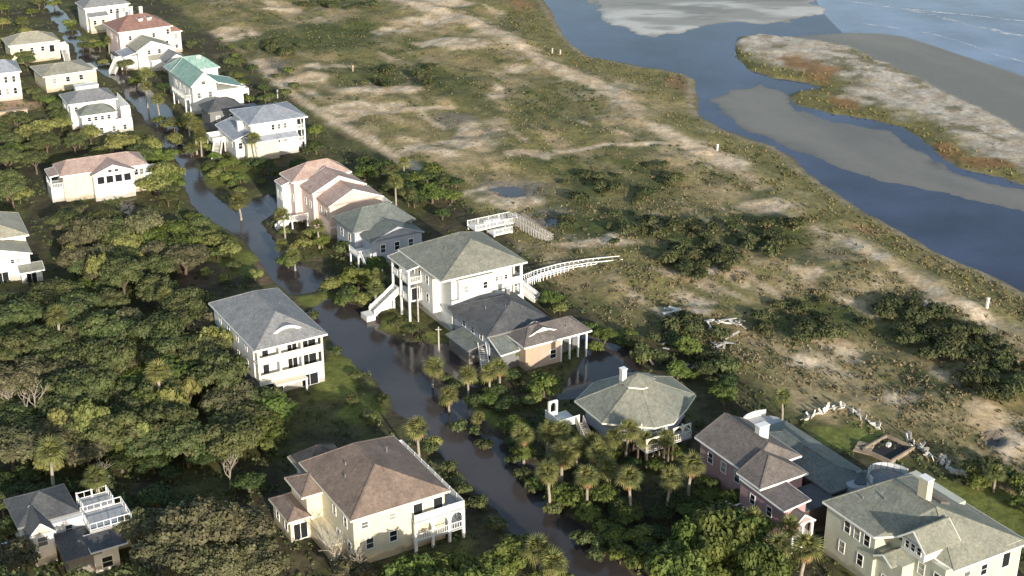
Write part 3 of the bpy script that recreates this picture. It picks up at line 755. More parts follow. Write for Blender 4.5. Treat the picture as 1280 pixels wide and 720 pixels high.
h.deck(8.2, -1.21, 13.3, -.02, 5.1, 'deck_grey', 'F', solid=True, posts=False); h.deck(8.2, -1.21, 13.3, -.02, 2.1, 'deck_grey', 'F', posts=False)
for y in (-1.05, 3.5, 8.2, 12.9, 17.4): h.post(15.5, y, 0, 4.9, r=.18)
for x in (8.35, 10.9, 13.4): h.post(x, -1.05, 0, 4.9, r=.18)
for x0, x1 in ((8.5, 10.75), (11.05, 13.2), (13.6, 15.35)):
    h.arch(x0, x1, -1.15, 3.7, 4.87, 'trim', .2)

vents(h, [(3.2, 9, 10.3), (9.6, 9.6, 10.4), (2.2, 7, 9.7), (7.5, 3.0, 9.7)])
# big olive roofed house at the lower corner
h = House("large sage house with olive hip roofs, street dormer and tall cream chimney", 1095, 669, 8, 30.5, short="olive-roofed chimney house")
h.vol(0, 0, 15.8, 8.9, 0, 8, 'sage'); h.vol(2.6, -9.4, 15.8, .02, 0, 7.4, 'sage', 'front_wing')
h.vol(.6, -4.4, 2.6, -.02, 0, 5.6, 'sage', 'entry_bay')
def roofpoly(h, v, fs, mat, caps=(), trim='trim', eaves=()):
    n = len(v); o = h.part('roof', MB().add(v + [(a, b, c - .16) for a, b, c in v], fs + [tuple(n + i for i in reversed(f)) for f in fs] + [(e[0], n + e[0], n + e[1], e[1]) for e in eaves]), mat)
    h.caps([(v[i], v[j]) for i, j in caps], mat, o)
    mb = MB()
    for i, j in eaves: mb.bar(tuple(np.array(v[i]) + (0, 0, -.12)), tuple(np.array(v[j]) + (0, 0, -.12)), .09, .26)
    q = h.part('fascia', mb, trim, o); q['kind'] = 'stuff'
    return o
v = [(-.5, 9.4, 8.0), (-.5, -.2, 8.0), (6.6, 4.6, 11.7), (6.4, -3.4, 12.0), (16.8, 9.4, 6.9), (16.9, -9.9, 6.9), (3.6, -9.9, 7.3), (2.0, -2.4, 8.6)]
rf = roofpoly(h, v, [(0, 1, 7, 3, 2), (0, 2, 4), (2, 3, 5, 4), (3, 6, 5), (3, 7, 6)], 'roof_olive', [(0, 2), (2, 3), (3, 5), (3, 6), (2, 4)], eaves=[(0, 1), (1, 7), (7, 6), (6, 5), (5, 4), (4, 0)])
h.chimney(6.9, -.8, 10.5, 14.6, 1.0, 1.5, 'cream', rf)
h.gable(1.0, -7.2, 6.2, -3.4, 9.7, 1.7, 'roof_olive', 'x', .4, 'white'); h.vol(1.0, -7.2, 6.2, -3.4, 7.8, 9.7, 'white', 'dormer_wall')
h.wins('L', 1.0, (-6.3, -5.3, -4.3), 8.4, .6, 1.0)
h.gable(-.1, -3.2, 2.6, -.6, 5.5, .8, 'roof_olive', 'x', .3, 'white')
h.wins('L', 0, (1.4, 3.2, 5.0), 5.6, .95, 1.6); h.wins('L', 0, (2.2, 5.6), 2.2, .95, 1.6); h.win('L', .6, -1.9, .4, 1.3, 2.3, 'plain', 'door')
h.wins('L', 2.6, (-5.6, -8.2), 4.6, .95, 1.6); h.wins('L', 2.6, (-6, -8.4), 1.4, .95, 1.6)
h.wins('F', -9.4, (6.5, 9.5), 4.4, 1.0, 1.5); h.wins('F', -9.4, (13.4,), 4.2, 1.3, 2.1, 'plain', ); h.wins('F', -9.4, (5, 8, 11), 1.2, 1.1, 1.6)
h.part('corner_board', MB().box(15.75, -9.46, 0, 15.95, -9.2, 7.1), 'trim')
vents(h, [(2.6, 5.4, 9.7), (4.0, 3, 10.6), (10, -6, 9.6), (12, 3, 9.0)])
# rounded porch at the back
pp = [(9.5, 9.3)] + [(12.2 + 2.9 * math.cos(t), 9.6 + 3.6 * math.sin(t)) for t in np.linspace(math.pi * .92, .06, 11)] + [(15.2, 9.3)]
h.part('rounded_porch', MB().prism(pp, .2, 6.7), 'pale_grey'); h.part('porch_roof', MB().prism([(12.3 + (a - 12.3) * 1.06, 9.0 + (b - 9.0) * 1.05) for a, b in pp], 6.71, 6.9), 'roof_grey')
h.rail(pp[1:-1], 6.9, 'pale_grey', 1.0, solid=True)
h.part('skylight', MB().add([(9.2, -1.6, 10.87), (9.2, 1.5, 10.87), (11.4, .9, 9.82), (11.4, -1.2, 9.82), (9.2, -1.6, 10.4), (9.2, 1.5, 10.4), (11.4, .9, 9.4), (11.4, -1.2, 9.4)], [(0, 3, 2, 1), (0, 4, 7, 3), (3, 7, 6, 2), (2, 6, 5, 1), (1, 5, 4, 0), (4, 5, 6, 7)]), 'glass', rf)

# white house with broad stairs
h = House("tall white three-level house with olive hip roof and long outside stairs", 564, 347, 11, 30.5, short="tall white stair house")
h.vol(0, 2.6, 14.3, 15.5, 0, 11, 'white'); h.vol(0, .0, 11.8, 2.62, 0, 11, 'white', 'front_bay'); h.vol(-1.6, 4, .01, 13, 3, 10.9, 'white', 'side_bay')
h.hip(-1.6, 0, 14.3, 15.5, 11, 3.3, 'roof_olive', .6, axis='y', a=7.2, b=5.5, dx=1.2)
h.vol(1.0, -.9, 7.6, -.02, 6.9, 10.5, 'white', 'box_bay'); h.shed(1.0, -.9, 7.6, -.1, (10.55, 10.55, 10.8, 10.8), 'roof_olive', .15)
h.part('belt', MB().box(-.06, -.07, 6.5, 11.86, -.005, 6.75), 'dim_grey')
for x in (9.0, 10.0, 10.9): h.win('F', 0, x, 8.4, .55, .8); h.win('F', 0, x, 4.9, .55, .8)
h.wins('F', -.9, (2.4, 6.2), 8.0, .8, 1.2); h.wins('F', 0, (2.0, 4.2, 6.4), 4.2, .9, 1.4); h.win('F', 0, 5, .3, 2.6, 2.2, 'plain', 'garage_door')
for z in (3.6, 7.2): h.deck(11.81, .02, 14.3, 2.59, z, 'whitewash', 'FR', posts=False, solid=True)
h.post(14.1, .2, 0, 10.9, r=.22); h.post(11.95, .15, 0, 10.9, r=.18); h.wins('F', 2.6, (13.0,), 7.5, 1.7, 2.2, 'plain'); h.wins('F', 2.6, (13.0,), 3.9, 1.7, 2.2, 'plain')
h.wins('R', 14.3, (5, 8, 11, 14), 7.8, 1.1, 1.6); h.wins('R', 14.3, (5, 8, 11, 14), 4.2, 1.1, 1.6)
h.wins('L', -1.6, (6, 9, 11.5), 8.0, .9, 1.5); h.wins('L', -1.6, (6, 9), 4.5, .9, 1.5)
for z in (4.2, 7.6): h.deck(-4.2, 8.2, -1.62, 15.0, z, 'whitewash', 'FL', posts=False)
h.shed(-4.2, 8.2, -1.4, 15.2, (10.4, 11.0, 11.0, 10.4), 'roof_olive', .4)
for y in (8.35, 11.6, 14.8): h.post(-4.05, y, 0, 10.3, r=.17)
h.win('F', 8.2, -2.9, 4.3, 1.5, 2.3, 'plain') ; h.part('screen_wall', MB().box(-4.0, 8.3, 4.3, -1.7, 8.45, 4.9), 'trim')
h.stair((-4.3, 13.6, 4.2), (-9.0, 13.6, .9), 2.0); h.part('stair_block', MB().box(-10.6, 12.4, 0, -8.9, 14.9, 1.0), 'whitewash')
h.part('stair_wall', MB().box(-8.8, 14.75, .2, -4.4, 14.9, 2.2), 'trim')
h.deck(14.31, 4.5, 17.4, 9.0, 3.0, 'whitewash', 'FR'); h.stair((17.4, 6.0, 3.0), (19.0, 2.6, 1.4), 1.6)
vents(h, [(3.2, 8, 12.8), (9.4, 4.6, 13.0), (10.6, 9, 12.4)])
# pale deck behind it
h = House("white railed sun deck with steps behind the tall white house at the dune edge", 597, 288, 1.2, 30.5, name='sun_deck', cat='deck', short="white railed sun deck")
h.deck(-.5, 0, 9.6, 3.6, 1.2, 'whitewash', 'FBR'); h.deck(2.0, -3.2, 6.5, -.02, .8, 'whitewash', 'FR'); h.stair((9.7, 2.0, 1.2), (10.9, 2.0, .6), 1.4)
h.part('bench', MB().box(3, 2.7, 1.2, 7, 3.3, 1.7), 'pale_grey')

# dark roofed house and its brick gabled wing
h = House("low house with dark hip roof and lighter roofed brick wing with white arched porch", 659, 434, 5, 30.5, short="brick-winged dark-roofed house")
h.vol(0, .6, 7.0, 6.0, 0, 5, 'brick', 'brick_wing'); h.vol(0, .5, 1.6, .62, 0, 4.7, 'tan', 'end_panel'); h.vol(7.0, 3.2, 12.0, 6.0, 0, 4.9, 'dim_grey', 'porch_wall')
h.hip(0, .5, 12.2, 6.2, 5, 1.9, 'roof_umber', .5, axis='x', a=2.8, b=2.8)
for x in (7.0, 8.7, 10.4, 12.05): h.post(x, .62, 0, 4.8, r=.13)
for x0, x1 in ((7.15, 8.55), (8.85, 10.25), (10.55, 11.9)): h.arch(x0, x1, .55, 4.0, 4.8, 'trim', .14)
h.gable(1.4, 1.9, 6.6, 4.2, 5.9, 1.0, 'roof_umber', 'y', .25, 'white', faces='f')
h.vol(-3.6, 6.4, 7.8, 18.6, 1.6, 5.6, 'blue_grey'); h.hip(-3.8, 6.2, 8.0, 18.8, 5.6, 2.6, 'roof_dark', .6, trim='dim_grey', axis='y', a=5.6, b=5.6, dx=1.5)
h.vol(-3.4, 2.6, -.02, 6.4, .0, 3.4, 'dim_grey', 'lean_to'); h.shed(-3.5, 2.4, -.4, 6.1, (3.5, 3.7, 5.3, 5.1), 'roof_slate', .3)
h.vol(-6.6, 8.0, -3.62, 15, 0, 2.6, 'dim_grey', 'carport'); h.shed(-6.8, 8, -3.9, 15, (2.75, 3.3, 3.3, 2.75), 'roof_slate', .3, 'dim_grey')
h.wins('F', 6.4, (-2.2, 1.0), 3.0, .9, 1.4); h.wins('L', -3.6, (9, 12, 15), 3.6, .9, 1.2); h.win('F', .6, 5.4, 1.4, 1.1, 1.5)
h.stair((-4.2, 7.8, 2.6), (-5.6, 4.0, .2), 1.2)
h.chimney(5.6, 16.0, 6.2, 8.3, .7, .7, 'dim_grey')

vents(h, [(2.0, 10.5, 7.6), (-.5, 13, 7.0), (8.6, 1.6, 5.9)])
# octagonal house
h = House("house with broad many-sided olive roof, white ridge flashing and small white porches", 806, 475, 10, 30.5, short="many-sided olive-roofed house")
ring = [(-8.4, 6.2), (-8.6, -1.6), (-2.8, -6.7), (.4, -7.0), (4.8, -4.4), (8.6, -1.6), (8.9, 5.2), (4.2, 9.6), (-2.6, 9.8)]
c0 = (-.4, 1.2); cup = [(c0[0] + (a - c0[0]) * .27, c0[1] + (b - c0[1]) * .27) for a, b in ring]
n = len(ring)
h.part('wall', MB().prism([(c0[0] + (a - c0[0]) * .82, c0[1] + (b - c0[1]) * .82) for a, b in ring], 2.4, 6.3), 'blue_grey')
v = [(a, b, 5.9) for a, b in ring] + [(a, b, 9.1) for a, b in cup]
rf = roofpoly(h, v, [(i, (i + 1) % n, n + (i + 1) % n, n + i) for i in range(n)], 'roof_olive', [(i, n + i) for i in range(n)], 'cream_trim', [(i, (i + 1) % n) for i in range(n)])
h.part('clerestory', MB().prism(cup, 8.95, 9.45), 'trim', rf)
cu2 = [(c0[0] + (a - c0[0]) * .31, c0[1] + (b - c0[1]) * .31) for a, b in ring]
h.part('cupola_roof', MB().add([(a, b, 9.46) for a, b in cu2] + [(c0[0], c0[1], 10.8)], [(i, (i + 1) % n, n) for i in range(n)] + [tuple(range(n - 1, -1, -1))]), 'roof_olive', rf)
h.chimney(-2.3, 2.4, 9.0, 11.4, .8, .8, 'white', rf)
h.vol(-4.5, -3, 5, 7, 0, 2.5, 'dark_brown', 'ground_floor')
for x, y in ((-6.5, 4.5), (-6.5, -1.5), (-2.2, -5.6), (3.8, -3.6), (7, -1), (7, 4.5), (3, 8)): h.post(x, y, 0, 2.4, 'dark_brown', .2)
h.deck(-5.2, -8.2, -.9, -5.6, 3.2, 'deck_grey', 'FRL', 'cream_trim', legs='dark_brown'); h.arch(-5.2, -3.0, -8.15, 4.3, 5.3, 'cream_trim', .15); h.arch(-3.0, -.9, -8.15, 4.3, 5.3, 'cream_trim', .15)
h.post(-5.1, -8.0, 3.2, 5.3, 'cream_trim'); h.post(-1.0, -8.0, 3.2, 5.3, 'cream_trim'); h.post(-3.0, -8.07, 3.2, 5.3, 'cream_trim', .09)
h.deck(-.7, -8.4, 2.8, -6.0, 3.6, 'deck_grey', 'FR', 'cream_trim', legs='dark_brown'); h.arch(-.6, 1.2, -8.3, 4.6, 5.9, 'cream_trim', .15); h.arch(1.2, 2.7, -8.3, 4.6, 5.9, 'cream_trim', .15)
h.deck(-12.4, 4.2, -8.7, 8.2, 3.4, 'whitewash', 'FL', solid=True, legs='dark_brown'); h.part('arched_screen', MB().box(-12.3, 7.2, 3.4, -11.0, 7.4, 4.4), 'white'); h.arch(-12.3, -10.9, 7.15, 4.4, 6.3, 'white', .25); h.post(-12.25, 7.3, 3.4, 6.2, 'white', .17); h.post(-10.95, 7.3, 3.4, 6.2, 'white', .17)
h.stair((-8.9, 3.9, 3.4), (-8.9, .4, .3), 1.1, 'weathered', True, 'weathered')
for x, y in ((-6.4, -2.6), (-4.2, -4.6)): h.post(x, y - .7, 2.4, 6.3, 'cream_trim', .1)
h.win('F', -5.1, .0, 3.6, 1.2, 1.8, 'plain')

# rose house with umber roof
h = House("rose-walled house with umber roofs, white chimney and long low-roofed seaward side painted shadow-dark", 932, 588, 7, 30.5, short="rose umber-roofed house")
h.vol(.3, .0, 8.6, 10.4, 0, 7, 'rose'); h.hip(.1, -.3, 8.8, 10.4, 7, 2.7, 'roof_umber', .5, axis='y', a=1.6, b=.4)
h.vol(-1.0, -9.4, 2.7, -.32, 0, 6.2, 'rose', 'front_wing'); h.shed(-1.1, -9.5, 2.8, -.9, (6.3, 6.7, 6.9, 6.5), 'roof_umber', .35)
h.vol(2.72, -4.2, 6.6, -.31, 0, 6.9, 'rose', 'middle_wing'); h.hip(-1.0, -4.4, 6.7, -.05, 6.95, 2.3, 'roof_umber', .35, axis='y', a=3.4, b=.05)
h.chimney(5.4, 3.4, 8.4, 10.9, 1.7, 1.0, 'white')
h.vol(8.61, -7.5, 16.2, 10.6, 0, 4.8, 'dark_brown', 'low_side'); h.hip(8.9, -7.5, 16.2, 10.6, 4.85, 1.3, 'roof_slate', .35, axis='y', trim='dim_grey'); h.vol(2.75, -9.2, 8.6, -4.22, 0, 4.4, 'dark_brown', 'low_side'); h.part('flat_roof', MB().box(2.74, -9.3, 4.41, 8.6, -4.22, 4.6), 'shade_toned_deck')  # dark roof colours paint in the neighbouring house's shadow; the roofing itself is umber
el = [(14.2 + 2.6 * math.cos(t), -8.0 + 1.7 * math.sin(t)) for t in np.linspace(0, 2 * math.pi, 18, endpoint=False)]
h.part('tub_deck', MB().prism(el, 0, 5.1), 'deck_grey'); h.part('tub_water', MB().prism([(14.4 + (a - 14.2) * .6, -8.0 + (b + 8.0) * .55) for a, b in el], 5.11, 5.2), 'glass')
h.rail(el[13:] + el[:5], 5.1, 'deck_grey', .5, solid=True)
ov = [(13.2 + 3.4 * math.cos(t), 12.2 + 2.2 * math.sin(t)) for t in np.linspace(0, 2 * math.pi, 20, endpoint=False)]
h.part('oval_deck', MB().prism(ov, 0, 4.6), 'deck_grey'); h.rail(ov[3:13], 4.6, 'white', 1.0, solid=True)
h.wins('L', .3, (2, 5, 8), 4.0, 1.0, 1.6); h.wins('L', -1.0, (-3, -6.5), 3.6, .9, 1.4)
h.gable(-.9, -11.2, 2.6, -9.42, 4.6, 1.3, 'roof_umber', 'y', .2, 'rose'); h.part('porch_floor', MB().box(-.9, -11.2, 2.2, 2.6, -9.42, 2.4), 'whitewash')
h.arch(-.8, .8, -11.25, 3.4, 4.6, 'trim', .2); h.arch(.9, 2.5, -11.25, 3.4, 4.6, 'trim', .2)
for x in (-.8, .85, 2.5): h.post(x, -11.1, 0, 4.6, r=.16)
h.deck(-3.6, -4.5, -1.02, -.5, 2.4, 'whitewash', 'FL'); h.stair((-2.2, -4.6, 2.4), (-2.2, -7.6, .3), 1.2)

# salmon house
h = House("tall salmon pink house with three stepped gables and pinkish tile-coloured roof", 406, 257, 7.8, 30.5, short="salmon stepped-gable house")
h.vol(1.0, 0, 12.6, 6.0, 0, 7.6, 'peach'); h.gable(1.0, 0, 12.6, 6.2, 7.6, 2.6, 'roof_pinkish', 'y', .35, 'peach', peak=.45)
h.vol(.0, 6.02, 11.6, 12.0, 0, 8.6, 'pink'); h.gable(.0, 6.02, 11.6, 12.2, 8.6, 2.7, 'roof_pinkish', 'y', .35, 'pink', peak=.5)
h.vol(-1.6, 12.02, 11, 18.0, 0, 9.4, 'pink'); h.hip(-1.6, 12.4, 11, 18.2, 9.4, 2.6, 'roof_pinkish', .45, axis='x', a=5, b=4)
h.vol(-3.4, 14.2, -1.62, 17.6, 0, 8.2, 'pale_grey', 'turret'); h.shed(-3.4, 14.2, -1.7, 17.6, (8.3, 8.9, 8.9, 8.3), 'roof_pinkish', .2)
h.win('F', 0, 3.4, 3.0, .8, 1.5, 'plain'); h.win('F', 0, 4.2, .4, 1.0, 2.2, 'plain', 'door'); h.wins('F', 0, (8.4,), 4.6, .9, 1.3)
h.wins('L', 1.0, (2, 4.6), 4.6, .8, 1.4); h.wins('L', 0, (7.6, 10), 5.0, .8, 1.4); h.wins('L', -1.6, (13,), 5.0, .8, 1.4); h.wins('L', -3.4, (15, 16.6), 5.0, .6, 1.6)
h.deck(12.7, 1.0, 15.4, 6.0, 4.2, 'whitewash', 'FRB', solid=True); h.deck(-3.8, 9.0, -.05, 12.0, 2.2, 'whitewash', 'FL'); h.stair((-3.8, 10.4, 2.2), (-6.6, 10.4, .3), 1.3)
h.part('trim_band', MB().box(.9, -.08, 2.7, 12.7, -.005, 2.95), 'trim')

# dark hip house between the salmon and the white one
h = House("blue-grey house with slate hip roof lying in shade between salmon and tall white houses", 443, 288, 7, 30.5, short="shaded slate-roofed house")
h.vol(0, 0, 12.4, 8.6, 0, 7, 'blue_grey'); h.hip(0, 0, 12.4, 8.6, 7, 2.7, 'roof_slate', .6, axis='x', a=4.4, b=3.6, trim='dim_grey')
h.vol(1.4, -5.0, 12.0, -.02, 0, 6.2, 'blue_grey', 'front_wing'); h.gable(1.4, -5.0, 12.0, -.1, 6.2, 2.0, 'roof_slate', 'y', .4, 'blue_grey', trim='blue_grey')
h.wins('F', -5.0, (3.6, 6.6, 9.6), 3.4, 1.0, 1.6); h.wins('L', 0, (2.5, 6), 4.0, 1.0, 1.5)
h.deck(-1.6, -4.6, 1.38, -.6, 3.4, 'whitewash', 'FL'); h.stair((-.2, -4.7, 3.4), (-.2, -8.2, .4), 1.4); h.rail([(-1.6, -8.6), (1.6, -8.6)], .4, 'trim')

# blue-grey roofed white house
h = House("long white two-level house with pale blue-grey hip roof, low side wing and white stairs", 313, 155, 9, 28.5, short="blue-grey-roofed white house")
h.vol(0, 0, 11.4, 12.8, 0, 9, 'white'); h.vol(11.4, 2.4, 13.4, 12.8, 0, 9, 'white', 'end_bay'); h.hip(0, 0, 13.3, 12.8, 9, 1.9, 'roof_blue', .6, axis='x', a=6.0, b=5.6)
for z in (3.0, 6.0): h.deck(11.41, .1, 13.35, 2.38, z, 'whitewash', 'FR', posts=False)
h.post(13.2, .25, 0, 8.9, r=.16)
h.win('F', 2.4, 12.4, 6.1, 1.4, 2.1, 'plain'); h.win('F', 2.4, 12.4, 3.1, 1.4, 2.1, 'plain')
h.wins('F', 0, (5.4, 6.9, 8.4), 6.8, .7, 1.2); h.wins('F', 0, (4.6, 6.4, 8.2), 3.5, 1.0, 1.4); h.win('F', 0, 2.2, 3.6, .8, 1.3)
h.vol(-3.6, 1.2, -.02, 14.2, 0, 5.3, 'white', 'side_wing'); h.shed(-3.6, 1.2, -.2, 14.2, (5.4, 6.8, 6.8, 5.4), 'roof_blue', .5)
h.vol(-1.6, -1.5, 6, -.02, 0, 4.9, 'cream', 'front_wing'); h.shed(-1.6, -1.6, 10.6, -.25, (5.0, 5.0, 5.9, 5.9), 'roof_blue', .4)
h.win('F', -1.5, .6, 3.2, .6, .7); h.wins('F', 1.2, (-2.4,), 3.0, .9, 1.4); h.wins('L', -3.6, (4, 7.5, 11), 3.0, .9, 1.3)
h.chimney(-.9, 5.0, 5.8, 8.4, 1.5, 1.0, 'white'); h.deck(-6.8, 8.6, -3.62, 13.6, 3.0, 'whitewash', 'FLB', solid=True); h.stair((-5.4, 8.5, 3.0), (-7.8, 3.8, .3), 1.8)
h.wins('R', 13.4, (5, 8, 11), 6.4, 1.0, 1.4)
# dark garage roof beside it
h = House("small dark-grey hip-roofed outbuilding tucked between teal-roofed and blue-grey-roofed houses", 262, 140, 6, 28.5, name='outbuilding', cat='building', short="dark-roofed outbuilding")
h.vol(0, 0, 8.4, 7.0, 0, 6, 'dim_grey'); h.hip(0, 0, 8.4, 7.0, 6, 2.2, 'roof_dark', .5, axis='x', a=3.4, b=3.4, trim='dim_grey'); h.wins('F', 0, (2, 5.5), 3.4, .9, 1.2)
h.vol(8.42, 1.5, 13.2, 5.5, 0, 4.2, 'dim_grey', 'lean_to'); h.shed(8.8, 1.5, 13.2, 5.5, (4.5, 4.3, 4.8, 5.0), 'roof_grey', .3, 'dim_grey')

# teal roofed house
h = House("white gabled house with teal green metal-coloured roof and lower wing towards the dunes", 240, 107, 8, 30.5, short="teal-roofed white house")
h.vol(0, 0, 6.4, 15.5, 0, 8.2, 'white'); h.gable(0, 0, 6.4, 15.5, 8.2, 2.8, 'roof_teal', 'y', .5, 'white')
h.vol(6.42, .4, 13.6, 10, 0, 5.6, 'white', 'low_wing'); h.shed(6.9, .4, 13.6, 10, (8.0, 5.7, 5.7, 8.0), 'roof_teal', .4)
h.vol(1, 15.52, 12.4, 22.5, 0, 7.6, 'white', 'rear_wing'); h.hip(.6, 15.6, 12.4, 22.8, 7.6, 2.9, 'roof_teal', .5, axis='x', a=4, b=4)
h.win('F', 0, 3.0, 7.9, 1.0, .8); h.wins('F', 0, (1.6, 4.6), 4.4, .9, 1.4); h.wins('L', 0, (3, 6.5, 10, 13), 4.8, .9, 1.6); h.win('R', 13.6, 5, 2.8, .9, 1.4)
h.part('skylight', MB().box(7.8, 18.2, 9.9, 8.9, 19.0, 10.5), 'trim')
h.deck(-1.6, 2, -.02, 12, 4.0, 'whitewash', 'FL', posts=True); h.deck(13.7, 3, 16.2, 8, 3.2, 'whitewash', 'FRB', solid=True)

# pink house far up the street
h = House("pale pink house with dark red hip roof and two white chimneys", 149, 40, 9, 32, short="pink red-roofed house")
h.vol(0, 0, 15.2, 12.6, 0, 9, 'pink'); h.hip(0, 0, 15.2, 12.6, 9, 3.0, 'roof_red', .6, axis='x', a=5.6, b=5.6)
h.vol(15.22, 1.2, 18.6, 7, 0, 6.8, 'pink', 'bay'); h.hip(15.3, 1.2, 18.6, 7, 6.8, 1.3, 'roof_red', .4)
h.chimney(6.4, 7.6, 10.6, 14.0, .9, .9, 'white'); h.chimney(9.6, 8.6, 10.6, 13.4, .9, .9, 'white')
for x in (7.0, 9.6): h.vol(x, 3.0, x + 1.1, 5.6, 9.6, 11.2, 'white', 'dormer'); h.shed(x, 3.0, x + 1.1, 5.6, (11.3, 11.3, 11.5, 11.5), 'roof_red', .15)
h.wins('F', 0, (14.3,), 6.6, .8, 1.4); h.wins('F', 0, (3, 6.5, 10), 6.2, .8, 1.2); h.wins('F', 0, (13.8,), 3.2, .8, 1.4); h.wins('F', 1.2, (17,), 4.6, 1.0, 1.4); h.wins('F', 1.2, (17,), 1.8, .8, 1.0); h.wins('L', 0, (3, 8), 5.5, .9, 1.4)
h.part('corner_board', MB().box(-.06, -.06, 0, .2, .2, 8.8), 'trim')
# small gabled one in front
h = House("small white gabled house with beige roof standing before the pink red-roofed house", 172, 63, 6.2, 30.5, short="small beige-gabled house")
h.vol(0, 0, 9.6, 7.6, 0, 6.2, 'white'); h.gable(0, 0, 9.6, 7.6, 6.2, 2.2, 'roof_beige', 'y', .5, 'white', peak=.42)
h.vol(-3.6, 1.4, -.02, 8.2, 0, 4.4, 'white', 'side_wing'); h.shed(-3.6, 1.4, -.2, 8.2, (4.5, 5.4, 5.4, 4.5), 'roof_blue', .4); h.vol(3.0, -2.6, 9.8, -.02, 0, 3.4, 'white', 'porch'); h.shed(3.0, -2.6, 9.8, -.2, (3.5, 3.5, 4.4, 4.4), 'roof_beige', .35)
h.wins('F', 0, (3.2, 6.2), 4.6, .8, 1.2); h.stair((-4.4, 5, 3.0), (-7.6, 1.0, .3), 1.6); h.deck(-5.6, 4.0, -3.62, 8, 3.0, 'whitewash', 'FL', solid=True); h.win('L', -3.6, 4, 2.6, .8, 1.2)
h = House("little white garage with grey pitched roof between beige-gabled and teal-roofed houses", 209, 77, 4.0, 30.5, name='garage', cat='garage', short="little white garage")
h.vol(0, 0, 6.0, 6.0, 0, 4.0, 'white'); h.gable(0, 0, 6.0, 6.0, 4.0, 1.8, 'roof_grey', 'y', .4, 'white', peak=.45); h.win('F', 0, 3, .4, 2.4, 2.1, 'plain', 'garage_door')

# white house at the head of the street
h = House("white house with grey hip roof at the far end of the flooded street", 106, 10, 8, 30.5, short="far white grey-roofed house")
h.vol(0, 0, 13.6, 9, 0, 8, 'white'); h.hip(0, 0, 13.6, 9, 8, 2.6, 'roof_grey', .5, axis='x'); h.vol(0.5, -2.4, 6.2, -.02, 0, 5.4, 'cream', 'front_wing'); h.shed(.5, -2.4, 6.2, -.1, (5.5, 5.5, 6.4, 6.4), 'roof_grey', .3)
h.wins('F', 0, (8, 10, 12), 5.4, .9, 1.3); h.wins('F', -2.4, (2, 4.6), 3.0, .9, 1.3); h.chimney(6, 4, 9, 12.2, .9, .9, 'white')

# cream house beyond the beige roofed house
h = House("cream house with tan-grey roof across the flooded street beyond the low beige-roofed house", 12, 57, 6, 28, short="cream house by the far street")
h.vol(0, 0, 13.5, 9, 0, 6, 'cream'); h.hip(0, 0, 13.5, 9, 6, 2.3, 'roof_beige', .5, axis='x'); h.wins('F', 0, (3, 6, 9), 3.4, .9, 1.3); h.deck(13.6, 1, 16.6, 5, 3.0, 'whitewash', 'FRB', solid=True); h.stair((15.0, .9, 3.0), (15.0, -2.6, .3), 1.5)
h.win('F', 0, 11.6, 2.8, 1.4, 2.0, 'plain', 'door')

# low beige house
h = House("low cream house with wide flat-pitched beige-olive hip roof among trees", 56, 95, 5, 32, short="low beige-roofed house")
h.vol(0, 0, 12.6, 11.5, 0, 5, 'cream'); h.hip(0, 0, 12.6, 11.5, 5, 1.5, 'roof_beige', .7, axis='x', a=5, b=5); h.vol(12.62, 2.6, 14.6, 8, 0, 4.6, 'cream', 'end_bay'); h.shed(12.7, 2.6, 14.6, 8, (4.8, 4.5, 4.5, 4.8), 'roof_beige', .3)
h.wins('F', 0, (2.4, 6, 9.6), 2.6, 1.0, 1.3); h.win('R', 14.6, 5.2, 2.2, 1.0, 1.3)

# two-tier house by the water
h = House("white two-tier house with stacked grey roofs and boxy lower terrace beside blue flood water", 87, 130, 7, 28, short="two-tier grey-roofed house")
h.vol(0, 0, 11.2, 9.4, 0, 7, 'white'); h.hip(0, 0, 11.2, 9.4, 7, 1.8, 'roof_grey', .5, axis='x', a=4.2, b=3.4)
h.vol(3.0, 5.5, 8.6, 7.5, 7.4, 9.4, 'white', 'roof_box'); h.shed(3.0, 5.5, 8.6, 7.5, (9.45, 9.45, 9.6, 9.6), 'pale_grey', .1)
h.vol(11.22, -5.0, 13.6, 7.5, 0, 5.2, 'white', 'terrace'); h.rail([(11.3, -4.9), (13.5, -4.9), (13.5, 7.4)], 5.2, 'trim', .9, solid=True)
h.vol(1.6, -4.6, 9.8, -.02, 0, 5, 'white', 'lower_tier'); h.hip(1.6, -4.6, 9.8, .2, 5, 1.7, 'roof_slate', .45, axis='x', a=2.6, b=2.6)
h.vol(3.6, -7.6, 13.2, -4.62, 0, 3.0, 'white', 'front_terrace'); h.rail([(3.7, -7.5), (13.1, -7.5), (13.1, -4.8)], 3.0, 'trim', .8, solid=True)
h.wins('F', -4.6, (3.4, 5, 6.6, 8.2), 3.3, .8, 1.0); h.wins('F', -7.6, (5.5, 8.5, 11.2), 1.0, .8, 1.2); h.wins('F', 0, (1.4, 3.4), 4.8, .8, 1.2); h.wins('L', 0, (3, 6.5), 4.4, .9, 1.3)

